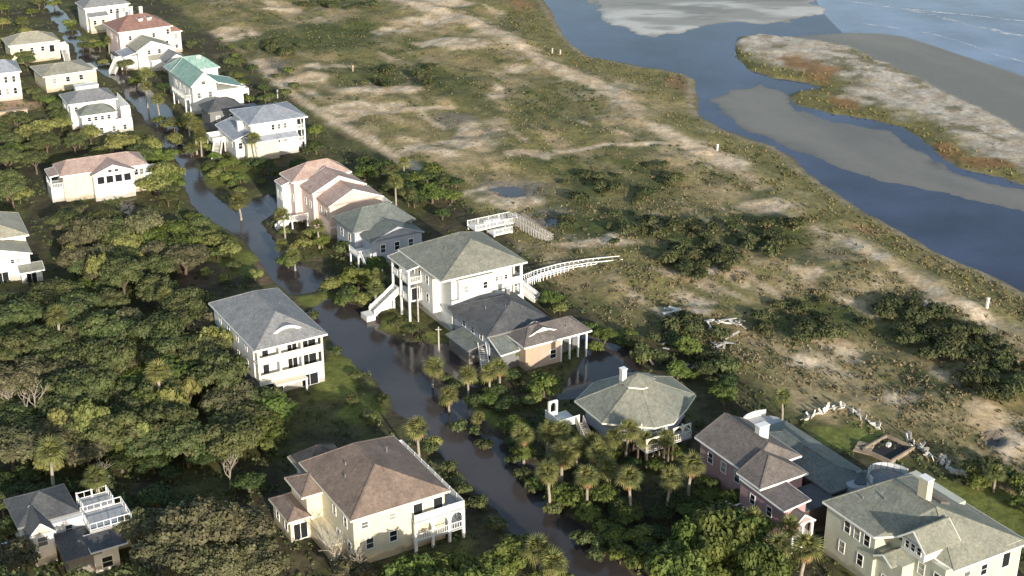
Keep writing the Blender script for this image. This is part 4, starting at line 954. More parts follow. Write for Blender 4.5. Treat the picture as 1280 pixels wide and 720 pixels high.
# arched window house
h = House("white house with pinkish-tan roof and broad gable of four square windows under an arch", 78, 219, 6.5, 26, short="pinkish-roofed arched-window house")
h.vol(0, 0, 17.6, 7.8, 0, 6.5, 'cream'); h.hip(0, 0, 17.6, 7.8, 6.5, 2.0, 'roof_pinkish', .6, axis='x', a=2.4, b=3.4)
h.vol(6.0, -2.4, 14.6, -.02, 0, 6.4, 'white', 'gable_bay'); h.gable(6.0, -2.4, 14.6, 3.6, 6.4, 1.7, 'roof_pinkish', 'y', .4, 'white', faces='f')
h.wins('F', -2.4, (7.5, 9.4, 11.3, 13.2), 4.1, 1.45, 1.6, 'plain'); h.wins('F', -2.4, (9.6, 11.0), 6.5, .8, .5, 'plain'); h.part('deep_sill', MB().box(6.6, -2.6, 3.8, 14.0, -2.41, 4.0), 'trim'); h.wins('F', 0, (15.6, 16.8), 4.2, .8, 1.3)
h.vol(-2.6, 1.0, -.02, 6.5, 0, 3.4, 'white', 'side_porch'); h.rail([(-2.5, 6.4), (-2.5, 1.1), (-.1, 1.1)], 3.4, 'trim'); h.post(-2.4, 1.2, 3.4, 6.2); h.shed(-2.5, 1, -.5, 6.5, (6.2, 6.5, 6.5, 6.2), 'roof_pinkish', .2)
h.deck(17.7, 0, 21.2, 5.6, 3.2, 'whitewash', 'FRB', solid=True); h.stair((19.4, -.1, 3.2), (19.4, -3.4, .3), 1.4); h.part('belt', MB().box(6.1, -2.46, 2.8, 14.5, -2.405, 3.0), 'cream_trim')

# pale house at the border
h = House("bright white house with grey roofs and round window, partly cut off beside dark trees", -4, 298, 7, 26, short="bright white grey-roofed house by the oaks")
h.vol(-8, 0, 5.2, 12, 0, 7, 'white'); h.hip(-8, 0, 5.2, 12, 7, 2.6, 'roof_beige', .6, axis='y', a=5.0, b=3.0)
h.vol(-8, -6.2, 4.8, -.02, 0, 5.6, 'white', 'front_wing'); h.gable(-8, -6.2, 4.8, 0.4, 5.6, 1.8, 'roof_beige', 'y', .5, 'white', faces='f'); h.vol(2.6, -8.4, 6.4, -6.22, 0, 2.5, 'white', 'porch'); h.shed(2.6, -8.4, 6.6, -6.3, (2.6, 2.6, 3.4, 3.4), 'roof_olive', .3)
h.wins('F', -6.2, (-4, -1.4, 1.6, 2.6), 3.9, .6, .8); h.wins('F', -6.2, (-3.6, -.6), .3, 2.2, 2.1, 'plain'); h.wins('F', -8.4, (4.4,), .3, 1.8, 1.9, 'plain'); h.wins('R', 5.2, (4, 8), 4.4, .9, 1.3); h.win('F', 0, 2.6, 5.4, .9, .9)
h.part('round_window', MB().prism([(.0 + .55 * math.cos(t), -.1 + .12 * math.sin(t)) for t in np.linspace(0, 6.28, 12, endpoint=False)], 8.0, 8.9), 'trim')

# corner house top left
h = House("white house cut off by the border, pale blue roof over tall narrow window bays", -9, 92, 8, 24, short="white tall-bay house")
h.vol(-8, 0, 6.6, 10, 0, 8, 'white'); h.hip(-8, 0, 6.6, 10, 8, 2.2, 'roof_blue', .5, axis='x', a=4.5, b=3.4); h.wins('F', 0, (-3, -1, 1, 3, 5), 5.2, .8, 1.6); h.wins('F', 0, (-3, -1, 1, 3, 5), 2.0, .8, 1.6); h.wins('R', 6.6, (2, 5, 8), 5.0, .8, 1.4)
h = House("low tan masonry terrace wall with rounded dark opening below the white tall-bay house", -4, 141, 2.6, 24, name='terrace_wall', cat='wall', short="tan terrace wall")
h.vol(-6, 0, 7.4, 1.2, 0, 2.4, 'tan'); h.part('coping', MB().box(-6.1, -.12, 2.41, 7.5, 1.32, 2.6), 'tan')

# roof deck house at the lower left
h = House("white house with dark slate roofs and raised white-railed roof deck under oak shade", 25, 675, 4.0, 30.5, short="roof-deck house under the oaks")
h.vol(.6, 1.4, 7.6, 8.4, 0, 5.2, 'white'); h.hip(.6, 1.4, 7.6, 8.4, 5.3, 2.2, 'roof_dark', .5, trim='dim_grey')
h.vol(1.0, -1.6, 4.0, 1.38, 0, 5.2, 'white', 'gable_bay'); h.gable(1.0, -1.6, 4.0, 3.0, 5.2, 1.5, 'roof_dark', 'y', .3, 'cream', faces='f')
h.vol(4.02, .0, 8.6, 1.38, 0, 5.0, 'white', 'entry_wall'); h.vol(4.4, -6.4, 8.0, -.02, 0, 3.4, 'dim_grey', 'lower_wing'); h.hip(4.4, -6.6, 8.2, -.6, 3.4, 1.2, 'roof_dark', .4, trim='dim_grey')
h.vol(8.4, -3.2, 13.4, .6, 0, 4.3, 'white', 'deck_base'); h.deck(8.2, -3.6, 13.8, 1.2, 4.55, 'deck_grey', 'FRBL', posts=False, gap=.9)
h.deck(8.61, 1.21, 12.8, 4.4, 4.9, 'deck_grey', 'RBL', posts=False, rmat='trim', gap=.9); 
for x in (8.7, 10.7, 12.7): h.post(x, 4.3, 0, 6.1, r=.1)
h.vol(7.6, -6.9, 10.8, -3.62, 0, 3.6, 'white', 'front_bay'); h.shed(7.6, -6.9, 11.6, -3.8, (3.75, 3.75, 4.1, 4.1), 'roof_dark', .4)
h.wins('F', -1.6, (2.5,), 3.2, 1.2, 1.3); h.win('F', -6.9, 9.2, .8, 1.3, 1.5); h.win('F', -.0, 6.3, 3.0, .9, 1.2); h.wins('L', .6, (3.5, 6), 3.0, .9, 1.2)
h.part('arbour', MB().box(-2.4, -.6, 0, -2.1, -.3, 4.2).box(-.9, -.6, 0, -.6, -.3, 4.2).box(-2.5, -.62, 4.21, -.5, -.28, 4.45), 'trim')

# ------------------------------------------------------------------ plants
def leaf_quads(c, nrm, size, rng, squash=1.0):
    n = len(c)
    t = rng.normal(size=(n, 3)); t -= nrm * (t * nrm).sum(1)[:, None]; t /= np.linalg.norm(t, axis=1)[:, None] + 1e-9
    b = np.cross(nrm, t)
    s = (size * rng.uniform(.55, 1.45, n))[:, None]; s2 = s * rng.uniform(.5, .95, n)[:, None] * squash
    v = np.stack([c - t * s - b * s2 * .4, c + t * s * .2 - b * s2, c + t * s + b * s2 * .4, c - t * s * .2 + b * s2], 1)
    return v.reshape(-1, 3)
def crown_mesh(name, rx, rz, zc, n, leaf, seed, mat, lobes=11, lr=.45, flat=.5):
    rng = np.random.default_rng(seed)
    L = []
    for i in range(lobes):
        a = i * 2.4 + rng.uniform(-.5, .5); q = math.sqrt((i + .4) / lobes) * (1 - lr * .75)
        L.append((q * rx * math.cos(a), q * rx * math.sin(a), zc + rz * (.75 * math.sqrt(max(0, 1 - q * q)) - .3 + rng.uniform(-.3, .2)), rx * lr * rng.uniform(.6, 1.45)))
    L = np.array(L); wts = L[:, 3] ** 2; k = rng.choice(lobes, n, p=wts / wts.sum())
    d = rng.normal(size=(n, 3)); d[:, 2] = np.where(d[:, 2] < -.25, -d[:, 2] * .7, d[:, 2]); d /= np.linalg.norm(d, axis=1)[:, None]
    r = L[k, 3] * np.where(rng.random(n) < .75, rng.uniform(.82, 1.08, n), rng.uniform(.4, .9, n))
    r *= 1 + .25 * np.sin(d[:, 0] * 7 + k) * np.sin(d[:, 1] * 6 + k * 2)
    c = L[k, :3] + d * r[:, None] * np.array([1, 1, flat * 1.5])
    nr = d + rng.normal(size=(n, 3)) * .38 + np.array([0, 0, .2]); nr /= np.linalg.norm(nr, axis=1)[:, None]
    v = leaf_quads(c, nr, leaf, rng)
    return np_mesh(name, v, np.arange(n * 4).reshape(-1, 4), M[mat])
def trunk_mesh(name, h, r, spread, seed, mat='bark', limbs=5):
    rng = random.Random(seed); mb = MB(); x = rng.uniform(-.3, .3); f = h * .38
    mb.tube([(0, 0, -.4), (x * .3, .1, f * .5), (x, .1, f)], [r * 1.3, r, r * .85])
    for i in range(limbs):
        a = i * 2 * math.pi / limbs + rng.uniform(-.4, .4); s = spread * rng.uniform(.6, 1)
        mb.tube([(x, .1, f * .92), (x + math.cos(a) * s * .45, math.sin(a) * s * .45, f + (h - f) * .35), (x + math.cos(a) * s, math.sin(a) * s, h * rng.uniform(.75, .98))], [r * .7, r * .42, r * .12], 6)
    return mb.mesh(name, M[mat])
def bare_mesh(name, h, spread, seed):
    rng = random.Random(seed); mb = MB()
    def grow(p, d, l, r, k):
        q = p + d * l; mb.tube([p, (p + q) / 2 + Vector((rng.uniform(-.1, .1), rng.uniform(-.1, .1), 0)) * l * .5, q], [r, r * .8, r * .6], 5)
        if k:
            for _ in range(3 if k > 1 else 2):
                e = (d + Vector((rng.uniform(-1, 1), rng.uniform(-1, 1), rng.uniform(-.1, .7)))).normalized(); grow(q, e, l * rng.uniform(.6, .85), r * .55, k - 1)
    grow(Vector((0, 0, -.3)), Vector((.1, 0, 1)).normalized(), h * .35, .3, 4)
    return mb.mesh(name, M['pale_bark'])
SPEC = {  # kind: (rx, height, crown half height, leaf count, leaf size, lobes, lr, leaf materials, category words)
    'oak':   (4.6, 7.4, 3.0, 7000, .215, 30, .27, 'leaf_oak'),
    'brown': (4.6, 7.2, 2.9, 6600, .215, 30, .27, 'leaf_brown'),
    'dark':  (3.4, 5.8, 3.0, 3800, .22, 18, .33, 'leaf_dark'),
    'green': (3.2, 5.4, 2.8, 3800, .22, 18, .33, 'leaf_green'),
    'lime':  (2.5, 4.0, 2.1, 2400, .22, 14, .36, 'leaf_lime'),
    'bush':  (1.7, 2.4, 1.3, 1000, .21, 8, .48, 'leaf_green'),
    'duskbush': (1.7, 2.3, 1.2, 1000, .21, 8, .48, 'leaf_oak'),
    'shrub': (1.9, 1.9, 1.05, 800, .21, 9, .45, 'leaf_shrub'),
}
KINDNAME = {'oak': ('live_oak', 'oak', 'olive live oak'), 'brown': ('live_oak', 'oak', 'brown-tinged live oak'), 'dark': ('evergreen_tree', 'tree', 'dark evergreen tree'), 'green': ('leafy_tree', 'tree', 'mid-green leafy tree'),
            'lime': ('leafy_tree', 'tree', 'light yellow-green tree'), 'bush': ('garden_bush', 'bush', 'green rounded bush'), 'duskbush': ('garden_bush', 'bush', 'dusky olive bush'), 'shrub': ('dune_shrub', 'shrub', 'dark-green dune shrub'),
            'palm': ('palmetto_palm', 'palm', 'palmetto palm'), 'bare': ('bare_tree', 'tree', 'leafless pale-barked tree')}
PROTO = {}
for kd, (rx, hh, rz, nl, lf, lb, lr, lm) in SPEC.items():
    PROTO[kd] = [(trunk_mesh("trunk", hh - rz * .4, .28 if hh > 4 else .1, rx * .7, 5 * i + 1, 'bark', 6), crown_mesh("crown", rx, rz, hh - rz, nl, lf, 17 * i + len(kd), lm, lb, lr)) for i in range(4)]
PROTO['bare'] = [bare_mesh("limbs", 8, 4, i) for i in range(3)]
def frond_mesh(seed, mat, L=1.5, droop=.5):
    rng = random.Random(seed); mb = MB()
    mb.bar((0, 0, 0), (0, .75 * L * .6, .06), .06, .04); o = Vector((0, .42 * L, .06))
    for i in range(11):
        a = math.radians(-72 + 144 * i / 10); l = L * (.62 + .25 * math.cos(a)) * rng.uniform(.85, 1.1)
        d = Vector((math.sin(a), math.cos(a), .05)); n = Vector((math.cos(a), -math.sin(a), 0)) * .085
        m_ = o + d * l * .55 + Vector((0, 0, -.04)); e = o + d * l + Vector((0, 0, -droop * l * .5))
        mb.add([o, m_ - n, e, m_ + n], [(0, 1, 2, 3)])
    return mb.mesh("frond", M[mat])
FROND = [frond_mesh(i, 'leaf_palm', 1.55 + .1 * i, .4 + .2 * i) for i in range(3)]; DEADF = [frond_mesh(9 + i, 'leaf_dead', 1.35, .9) for i in range(2)]
def palm_trunk(h, seed):
    rng = random.Random(seed); lean = rng.uniform(-.5, .5)
    return MB().tube([(0, 0, -.4), (lean * .2, 0, h * .4), (lean * .6, .1, h * .75), (lean, .1, h)], [.24, .19, .18, .2], 8).mesh("trunk", M['pale_bark']), Vector((lean, .1, h))
PT = [palm_trunk(h, i) for i, h in enumerate((3.6, 4.8, 6.2, 7.4))]
def frond_mats(rng, top, nf=26, dead=5):
    out = []
    for i in range(nf + dead):
        az = i * 2.39996 + rng.uniform(-.2, .2); k = i / nf
        el = math.radians(82 - 112 * k + rng.uniform(-8, 8)) if i < nf else math.radians(-52 - rng.uniform(0, 22))
        m = Matrix.Translation(top) @ Matrix.Rotation(az, 4, 'Z') @ Matrix.Rotation(el, 4, 'X') @ Matrix.Rotation(rng.uniform(-.4, .4), 4, 'Y')
        out.append((m, i >= nf, rng.randrange(3)))
    return out
PALMCROWN = {}
def palm_crown_joined(ti, seed):
    k = (ti, seed)
    if k not in PALMCROWN:
        mb = MB(); rng = random.Random(seed)
        for m, dead, q in frond_mats(rng, PT[ti][1], 24, 0):
            me = FROND[q]; mb.add([m @ v.co for v in me.vertices], [tuple(p.vertices) for p in me.polygons])
        PALMCROWN[k] = mb.mesh("crown", M['leaf_palm'])
    return PALMCROWN[k]

LAND = [(h.short, PIX(h.world(np.mean([f[0] for f in h.foot] + [f[2] for f in h.foot]) if h.foot else 3, np.mean([f[1] for f in h.foot] + [f[3] for f in h.foot]) if h.foot else 2, 3.0))) for h in HOUSES]
PLANTS = []
def plant(kind, px, py, r=None, var=None, fronds=False, dead=5, hs=None):
    """px,py = middle of the crown in the photo"""
    rng = random.Random(int(px * 31 + py * 17)); 
    if kind == 'palm':
        ti = var if var is not None else rng.randrange(3); hh = PT[ti][1].z; s = (r or 1.9) / 1.9; zc = hh * s
    elif kind == 'bare': s = (r or 4) / 4; zc = 5 * s
    else: rx, hh, rz = SPEC[kind][:3]; s = (r or rx) / rx; hs = hs or (rng.uniform(.68, 1.0) if kind in ('green', 'lime', 'dark') else rng.uniform(.85, 1.15)); zc = (hh - rz * .6) * s * hs
    p = P(px, py, zc); g = float(T(p[0], p[1])); g = max(g, -.35)
    nm, cat, words_ = KINDNAME[kind]
    o = new_obj(nm); o.location = (p[0], p[1], g); o.rotation_euler = (0, 0, rng.uniform(0, 6.28))
    if kind == 'palm':
        o.scale = (s, s, s); new_obj("trunk", PT[ti][0], o)
        if fronds:
            for m, dd, q in frond_mats(rng, PT[ti][1], 26, dead):
                f = new_obj("dead_frond" if dd else "frond", (DEADF[q % 2] if dd else FROND[q]), o); f.matrix_local = m
        else: new_obj("crown", palm_crown_joined(ti, rng.randrange(4)), o)
    elif kind == 'bare':
        o.scale = (s, s, s); new_obj("limbs", PROTO['bare'][rng.randrange(3)], o)
    else:
        v = PROTO[kind][rng.randrange(4)]; o.scale = (s * rng.uniform(.92, 1.1), s * rng.uniform(.92, 1.1), s * hs)
        new_obj("trunk", v[0], o); new_obj("crown", v[1], o)
    PLANTS.append((o, kind, px, py, (r or 0)))
    return o

HFOOT = [(h, f) for h in HOUSES for f in h.foot]
def in_house(x, y, m=.6):
    for h, (x0, y0, x1, y1) in HFOOT:
        c, n = math.cos(h.ang), math.sin(h.ang); dx, dy = x - h.o[0], y - h.o[1]
        a, b = dx * c + dy * n, -dx * n + dy * c
        if x0 - m < a < x1 + m and y0 - m < b < y1 + m: return True
    return False
def inpoly(px, py, poly):
    ins = False; n = len(poly)
    for i in range(n):
        (ax, ay), (bx, by) = poly[i], poly[(i + 1) % n]
        if (ay > py) != (by > py) and px < (bx - ax) * (py - ay) / (by - ay) + ax: ins = not ins
    return ins
TAKEN = []
def fill(poly, kinds, rr, n, gap=1.25, seed=1, holes=()):
    """woods: crowns spread over a photo outline, kept apart on the ground"""
    rng = random.Random(seed); xs = [p[0] for p in poly]; ys = [p[1] for p in poly]; got = 0
    for _ in range(n * 40):
        if got >= n: break
        px, py = rng.uniform(min(xs), max(xs)), rng.uniform(min(ys), max(ys))
        if not inpoly(px, py, poly) or any(inpoly(px, py, q) for q in holes): continue
        kd = rng.choice(kinds); r = rng.uniform(*rr); p = P(px, py, 4 if r > 2 else 1.2)
        if in_house(p[0], p[1], r * .55): continue
        if any(math.hypot(p[0] - a, p[1] - b) < gap * min(r, q) for a, b, q in TAKEN): continue
        TAKEN.append((p[0], p[1], r)); plant(kd, px, py, r); got += 1

def spot(kind, lst, **kw):
    for e in lst:
        p = P(e[0], e[1], 3); TAKEN.append((p[0], p[1], e[2] if len(e) > 2 and e[2] else 2)); plant(kind, *e, **kw)
# street-side palms, each frond built
spot('palm', [(702, 570, 2.3, 0), (684, 541, 2.0, 0), (722, 562, 1.7, 1), (751, 568, 2.0, 1), (783, 540, 1.9, 2), (862, 586, 2.1, 1), (523, 541, 2.0, 2), (668, 688, 2.2, 0), (688, 702, 2.1, 0), (1004, 690, 2.3, 1), (970, 688, 2.1, 1), (760, 587, 1.8, 1),
              (561, 492, 1.8, 0), (540, 458, 2.0, 0), (598, 520, 1.3, 0), (625, 462, 1.8, 0), (808, 555, 1.6, 1), (712, 548, 1.6, 0)], fronds=True)
spot('palm', [(494, 231, 2.0, 2), (300, 252, 2.2, 0), (355, 272, 1.9, 1), (398, 286, 1.8, 1), (368, 318, 1.8, 0), (352, 305, 1.6, 0), (180, 92, 2.2, 2), (197, 124, 2.0, 1), (243, 158, 2.2, 2), (250, 172, 2.0, 1), (182, 108, 1.8, 2), (468, 362, 1.8, 1), (474, 347, 1.6, 0),
              (505, 205, 1.7, 1), (320, 176, 2.0, 2), (235, 150, 1.8, 1), (980, 500, 1.7, 1), (1245, 595, 1.6, 0), (135, 52, 1.6, 1)])
spot('bush', [(714, 625, 2.0), (757, 660, 1.8), (776, 690, 1.9), (795, 702, 1.4), (770, 640, 1.0)]) ; spot('duskbush', [(497, 405, 1.6), (516, 412, 1.2), (745, 675, 1.3), (572, 530, 1.3), (595, 535, 1.2), (555, 500, 1.0), (600, 478, 1.2), (462, 520, 1.5), (440, 500, 1.1)])
spot('green', [(680, 478, 3.0), (448, 345, 3.0), (470, 330, 2.4), (540, 240, 3.3), (520, 222, 2.6), (905, 650, 4.2), (862, 690, 4.0), (930, 688, 4.2), (968, 645, 2.8), (890, 716, 3.6), (950, 715, 3.4), (565, 245, 2.3), (735, 408, 1.8), (862, 432, 2.4), (688, 372, 2.3), (905, 492, 2.2),
               (650, 690, 3.0), (622, 705, 3.0), (560, 708, 3.2), (590, 718, 3.2), (530, 712, 2.6), (500, 718, 2.8), (748, 588, 2.2), (690, 720, 2.6), (360, 320, 2.2), (280, 205, 1.7), (300, 222, 1.5)])
spot('lime', [(700, 580, 1.6), (665, 500, 1.8), (300, 238, 1.4), (540, 555, 1.4), (268, 300, 2.4), (288, 310, 2.2), (250, 180, 2.2), (262, 296, 1.8), (452, 372, 1.8), (380, 304, 1.8), (700, 385, 1.6)])
spot('lime', [(265, 425, 2.8), (212, 505, 2.6), (75, 530, 2.4), (60, 580, 2.0), (112, 522, 2.8), (75, 455, 2.0), (235, 485, 2.4), (125, 335, 2.4), (90, 318, 2.2), (180, 545, 2.2)], hs=1.9)
spot('palm', [(70, 398, 2.2, 3), (196, 470, 2.2, 3), (60, 570, 2.4, 2), (118, 600, 2.0, 2), (205, 372, 1.8, 2)])
spot('dark', [(478, 208, 2.8), (500, 222, 2.4), (352, 215, 3.2), (330, 205, 2.6), (375, 205, 2.4), (395, 182, 2.2), (455, 200, 2.4), (632, 505, 2.0), (618, 488, 1.8), (845, 625, 2.2), (880, 604, 2.2), (825, 640, 1.8), (640, 470, 1.8), (690, 525, 2.0),
             (910, 478, 1.8), (880, 460, 1.8), (740, 610, 2.0), (595, 500, 1.6), (570, 228, 1.8), (250, 318, 1.6), (310, 150, 1.8), (305, 102, 2.0), (330, 110, 1.7), (205, 108, 2.2), (262, 205, 1.6), (815, 690, 2.2)])
spot('brown', [(250, 655, 5.2), (210, 690, 4.6), (300, 660, 4.4), (180, 655, 3.6), (320, 700, 4.0), (262, 705, 4.2), (20, 470, 4.6), (60, 485, 3.6), (15, 695, 3.4), (440, 712, 2.6)])
spot('bare', [(42, 505, 4.0), (18, 500, 3.4), (122, 598, 3.0), (420, 690, 3.4), (450, 700, 3.0), (285, 588, 2.6)])
fill([(0, 366), (60, 368), (110, 350), (225, 358), (262, 392), (268, 455), (300, 480), (345, 505), (325, 560), (280, 585), (150, 605), (0, 600)], ['oak', 'oak', 'oak', 'oak', 'brown', 'green'], (3.0, 5.0), 84, .9, 3,
     [[(0, 402), (60, 388), (130, 381), (225, 370), (232, 384), (130, 396), (60, 410), (0, 422)], [(0, 565), (60, 552), (110, 566), (180, 562), (340, 548), (345, 600), (330, 625), (160, 625), (100, 605), (0, 615)]])
fill([(0, 145), (70, 150), (130, 165), (160, 168), (205, 185), (222, 235), (195, 268), (182, 215), (70, 192), (62, 242), (0, 245)], ['green', 'oak', 'oak', 'lime'], (2.4, 4.2), 34, 1.05, 4)
fill([(75, 262), (135, 268), (180, 275), (240, 285), (240, 320), (190, 342), (110, 340), (78, 335)], ['oak', 'brown', 'green', 'oak', 'lime'], (2.6, 4.6), 30, 1.0, 5)
fill([(0, 60), (40, 65), (60, 110), (90, 120), (85, 150), (45, 150), (40, 100), (0, 75)], ['green', 'oak'], (1.8, 3.0), 12, 1.2, 6)
fill([(80, 25), (100, 20), (130, 60), (175, 80), (190, 110), (160, 100), (130, 85), (100, 55)], ['lime', 'green', 'oak'], (1.6, 2.6), 13, 1.2, 7)
fill([(185, 140), (225, 140), (265, 190), (245, 200), (218, 170)], ['lime', 'green', 'oak'], (1.4, 2.4), 8, 1.2, 8)
fill([(100, 560), (300, 560), (350, 600), (340, 625), (160, 640), (130, 620)], ['dark'], (1.8, 2.6), 12, 1.15, 9)
fill([(0, 575), (100, 590), (80, 615), (0, 620)], ['dark'], (1.8, 2.6), 5, 1.15, 10)
fill([(590, 470), (660, 470), (690, 560), (860, 590), (900, 620), (830, 690), (780, 650), (700, 600), (650, 570)], ['dark'], (1.4, 2.0), 9, 1.4, 11)
fill([(720, 395), (800, 420), (890, 430), (930, 480), (900, 520), (860, 470), (740, 425)], ['oak', 'duskbush', 'green'], (1.3, 2.2), 16, 1.25, 12)
fill([(1200, 600), (1290, 640), (1290, 600), (1230, 570)], ['duskbush', 'green'], (1.2, 2.0), 8, 1.3, 13)
fill([(440, 200), (560, 215), (600, 245), (560, 270), (470, 240)], ['green', 'dark', 'oak'], (1.8, 2.8), 10, 1.15, 14)
fill([(280, 85), (400, 150), (410, 195), (385, 200), (300, 130)], ['duskbush', 'oak', 'bush'], (1.2, 2.0), 14, 1.25, 15)
fill([(0, 0), (70, 0), (75, 20), (30, 40), (0, 60)], ['green', 'oak', 'lime'], (1.8, 2.8), 10, 1.1, 16)
fill([(165, 20), (330, 60), (400, 130), (320, 110), (230, 60)], ['duskbush', 'bush', 'duskbush'], (1.0, 1.8), 16, 1.2, 17)
fill([(200, 165), (330, 190), (360, 240), (320, 240), (260, 235), (215, 195)], ['lime', 'bush', 'duskbush', 'green'], (1.0, 2.0), 14, 1.15, 18)
fill([(240, 270), (300, 300), (335, 345), (250, 350), (200, 330), (235, 320)], ['lime', 'green', 'duskbush'], (1.2, 2.4), 12, 1.1, 19)
fill([(340, 280), (440, 300), (470, 330), (480, 380), (420, 370), (390, 340)], ['lime', 'bush', 'green', 'duskbush'], (1.2, 2.2), 14, 1.15, 20)
fill([(0, 620), (60, 610), (20, 660), (0, 680)], ['dark', 'oak'], (2.2, 3.0), 4, 1.1, 21)
spot('green', [(728, 548, 1.8), (760, 565, 2.0), (840, 562, 2.0), (820, 580, 1.6), (878, 572, 1.5), (885, 618, 1.8), (912, 622, 2.0), (870, 640, 2.4), (700, 520, 1.6)])
spot('palm', [(738, 556, 1.9, 1), (702, 540, 1.8, 1), (770, 552, 1.7, 1), (830, 552, 1.7, 1), (942, 650, 1.9, 1), (985, 660, 1.9, 1)], fronds=True)
spot('duskbush', [(655, 590, 1.4), (640, 570, 1.2), (665, 606, 1.2), (690, 630, 1.5), (728, 668, 1.5), (748, 690, 1.4), (605, 552, 1.3), (560, 585, 1.2), (580, 612, 1.3), (600, 630, 1.4), (622, 655, 1.4), (536, 562, 1.2), (478, 500, 1.2), (420, 440, 1.1), (445, 470, 1.0), (570, 480, 1.2), (556, 470, 1.1), (390, 392, 1.2)])
spot('green', [(655, 560, 1.9), (672, 598, 1.9), (700, 612, 2.1), (735, 640, 1.9), (755, 618, 2.2), (785, 640, 2.2), (800, 668, 2.3), (770, 668, 1.8), (640, 530, 1.9), (612, 500, 1.7), (640, 440, 2.0), (745, 430, 1.7)])
spot('palm', [(688, 590, 2.0, 2), (735, 598, 1.9, 2), (790, 600, 2.0, 2), (655, 545, 1.9, 1), (612, 470, 1.8, 1), (585, 470, 1.7, 1), (835, 600, 1.9, 2)], fronds=True)
# taller crowns on the sunny side that throw the long evening shade over yards and walls
spot('green', [(905, 668, 4.4), (850, 712, 4.2), (955, 706, 3.8), (870, 670, 3.4), (935, 660, 3.2)], hs=1.35)
spot('green', [(515, 722, 3.6), (545, 738, 3.6), (488, 738, 3.4), (600, 738, 3.4)], hs=1.3)
spot('oak', [(95, 742, 4.4), (30, 745, 4.4), (150, 735, 3.8), (-30, 735, 4.4), (190, 760, 4.4), (240, 775, 4.4)], hs=1.35)
# dune shrubs that can be told apart
for i, (px, py, rx, ry, k) in enumerate(green_px):
    if k < .75 or i in (0, 5, 29, 30): continue
    po = [(px + rx * math.cos(t), py + ry * math.sin(t)) for t in np.linspace(0, 6.28, 14)]
    fill(po, ['shrub'], (1.1, 2.3), 15 if py > 280 else 11, 1.15, 40 + i)

# labels of the plants: kind, then where it stands among the things beside it
_o1 = 'first second third fourth fifth sixth seventh eighth ninth'.split()
ORD = [''] + [w + ' ' for w in _o1[1:]] + [w + ' ' for w in 'tenth eleventh twelfth thirteenth fourteenth fifteenth sixteenth seventeenth eighteenth nineteenth twentieth'.split()]
for _t, _tt in (('twenty', 'thirtieth'), ('thirty', 'fortieth'), ('forty', 'fiftieth'), ('fifty', 'sixtieth'), ('sixty', 'seventieth')): ORD += [f'{_t}-{w} ' for w in _o1] + [_tt + ' ']
LAND += [("white dune boardwalk", (720, 338)), ("tidal creek bend", (930, 240)), ("broken white fence", (1110, 545)), ("sandy ridge track", (900, 205)), ("pile of wrecked boards", (890, 425)), ("round dune puddle", (1250, 556)), ("far sand track junction", (440, 160))]
bag = {}
for o, kind, px, py, r in PLANTS:
    best = min(LAND, key=lambda l: math.hypot((px - l[1][0]) * .8, (py - l[1][1]) * 1.3)); dx, dy = px - best[1][0], (py - best[1][1]) * 1.5
    rel = ('right of' if dx > 0 else 'left of') if abs(dx) > abs(dy) else ('in front of' if dy > 0 else 'behind')
    bag.setdefault((kind, best[0], rel), []).append((math.hypot(dx, dy), o, r))
GRP = {'oak': 'trees of the coastal grove', 'brown': 'trees of the coastal grove', 'dark': 'yard trees between the houses', 'green': 'yard trees between the houses', 'lime': 'yard trees between the houses', 'bush': 'garden bushes by the flood', 'duskbush': 'garden bushes by the flood', 'shrub': 'dune shrubs', 'palm': 'palmetto palms', 'bare': 'bare trees'}
for (kind, ln, rel), lst in bag.items():
    lst.sort(key=lambda q: q[0])
    for i, (d_, o, r) in enumerate(lst):
        nm, cat, wd = KINDNAME[kind]
        if len(lst) == 1: lb = f"{wd} {rel} the {ln}"
        elif i == 0: lb = f"{wd} closest {rel} the {ln}"
        else: lb = f"{ORD[min(i, 69)]}{wd} out {rel} the {ln}"
        tag(o, lb, cat, GRP[kind])

# ground cover nobody could count
def scatter(n, seed, test):
    rng = np.random.default_rng(seed); out = []
    px = rng.uniform(-60, 1340, n); py = rng.uniform(-30, 760, n)
    # even density over the ground: accept by the square of distance
    pts = np.array([P(a, b)[:2] for a, b in zip(px, py)])
    acc = rng.random(n) < (pts[:, 1] / 480.0) ** 1.6 + .08
    pts = pts[acc]; x, y = pts[:, 0], pts[:, 1]
    Z = zones(x, y); k = test(x, y, Z) > rng.random(len(x))
    return x[k], y[k]
def tufts(name, x, y, seed, mat, hgt, wid, blades=4):
    rng = np.random.default_rng(seed); n = len(x); z = T(x, y); V = []
    for b in range(blades):
        a = rng.uniform(0, 6.28, n); h = hgt * rng.uniform(.6, 1.4, n); w = wid * rng.uniform(.6, 1.3, n); l = rng.uniform(.2, .9, n) * h
        dx, dy = np.cos(a), np.sin(a); cx = x + rng.normal(0, wid * .6, n); cy = y + rng.normal(0, wid * .6, n)
        p0 = np.stack([cx - dy * w, cy + dx * w, z - .05], 1); p1 = np.stack([cx + dy * w, cy - dx * w, z - .05], 1)
        p2 = np.stack([cx + dy * w * .7 + dx * l, cy - dx * w * .7 + dy * l, z + h], 1); p3 = np.stack([cx - dy * w * .7 + dx * l, cy + dx * w * .7 + dy * l, z + h * .9], 1)
        V.append(np.stack([p0, p1, p2, p3], 1))
    V = np.concatenate(V).reshape(-1, 3)
    o = new_obj(name, np_mesh(name, V, np.arange(len(V)).reshape(-1, 4), M[mat])); o['kind'] = 'stuff'; return o
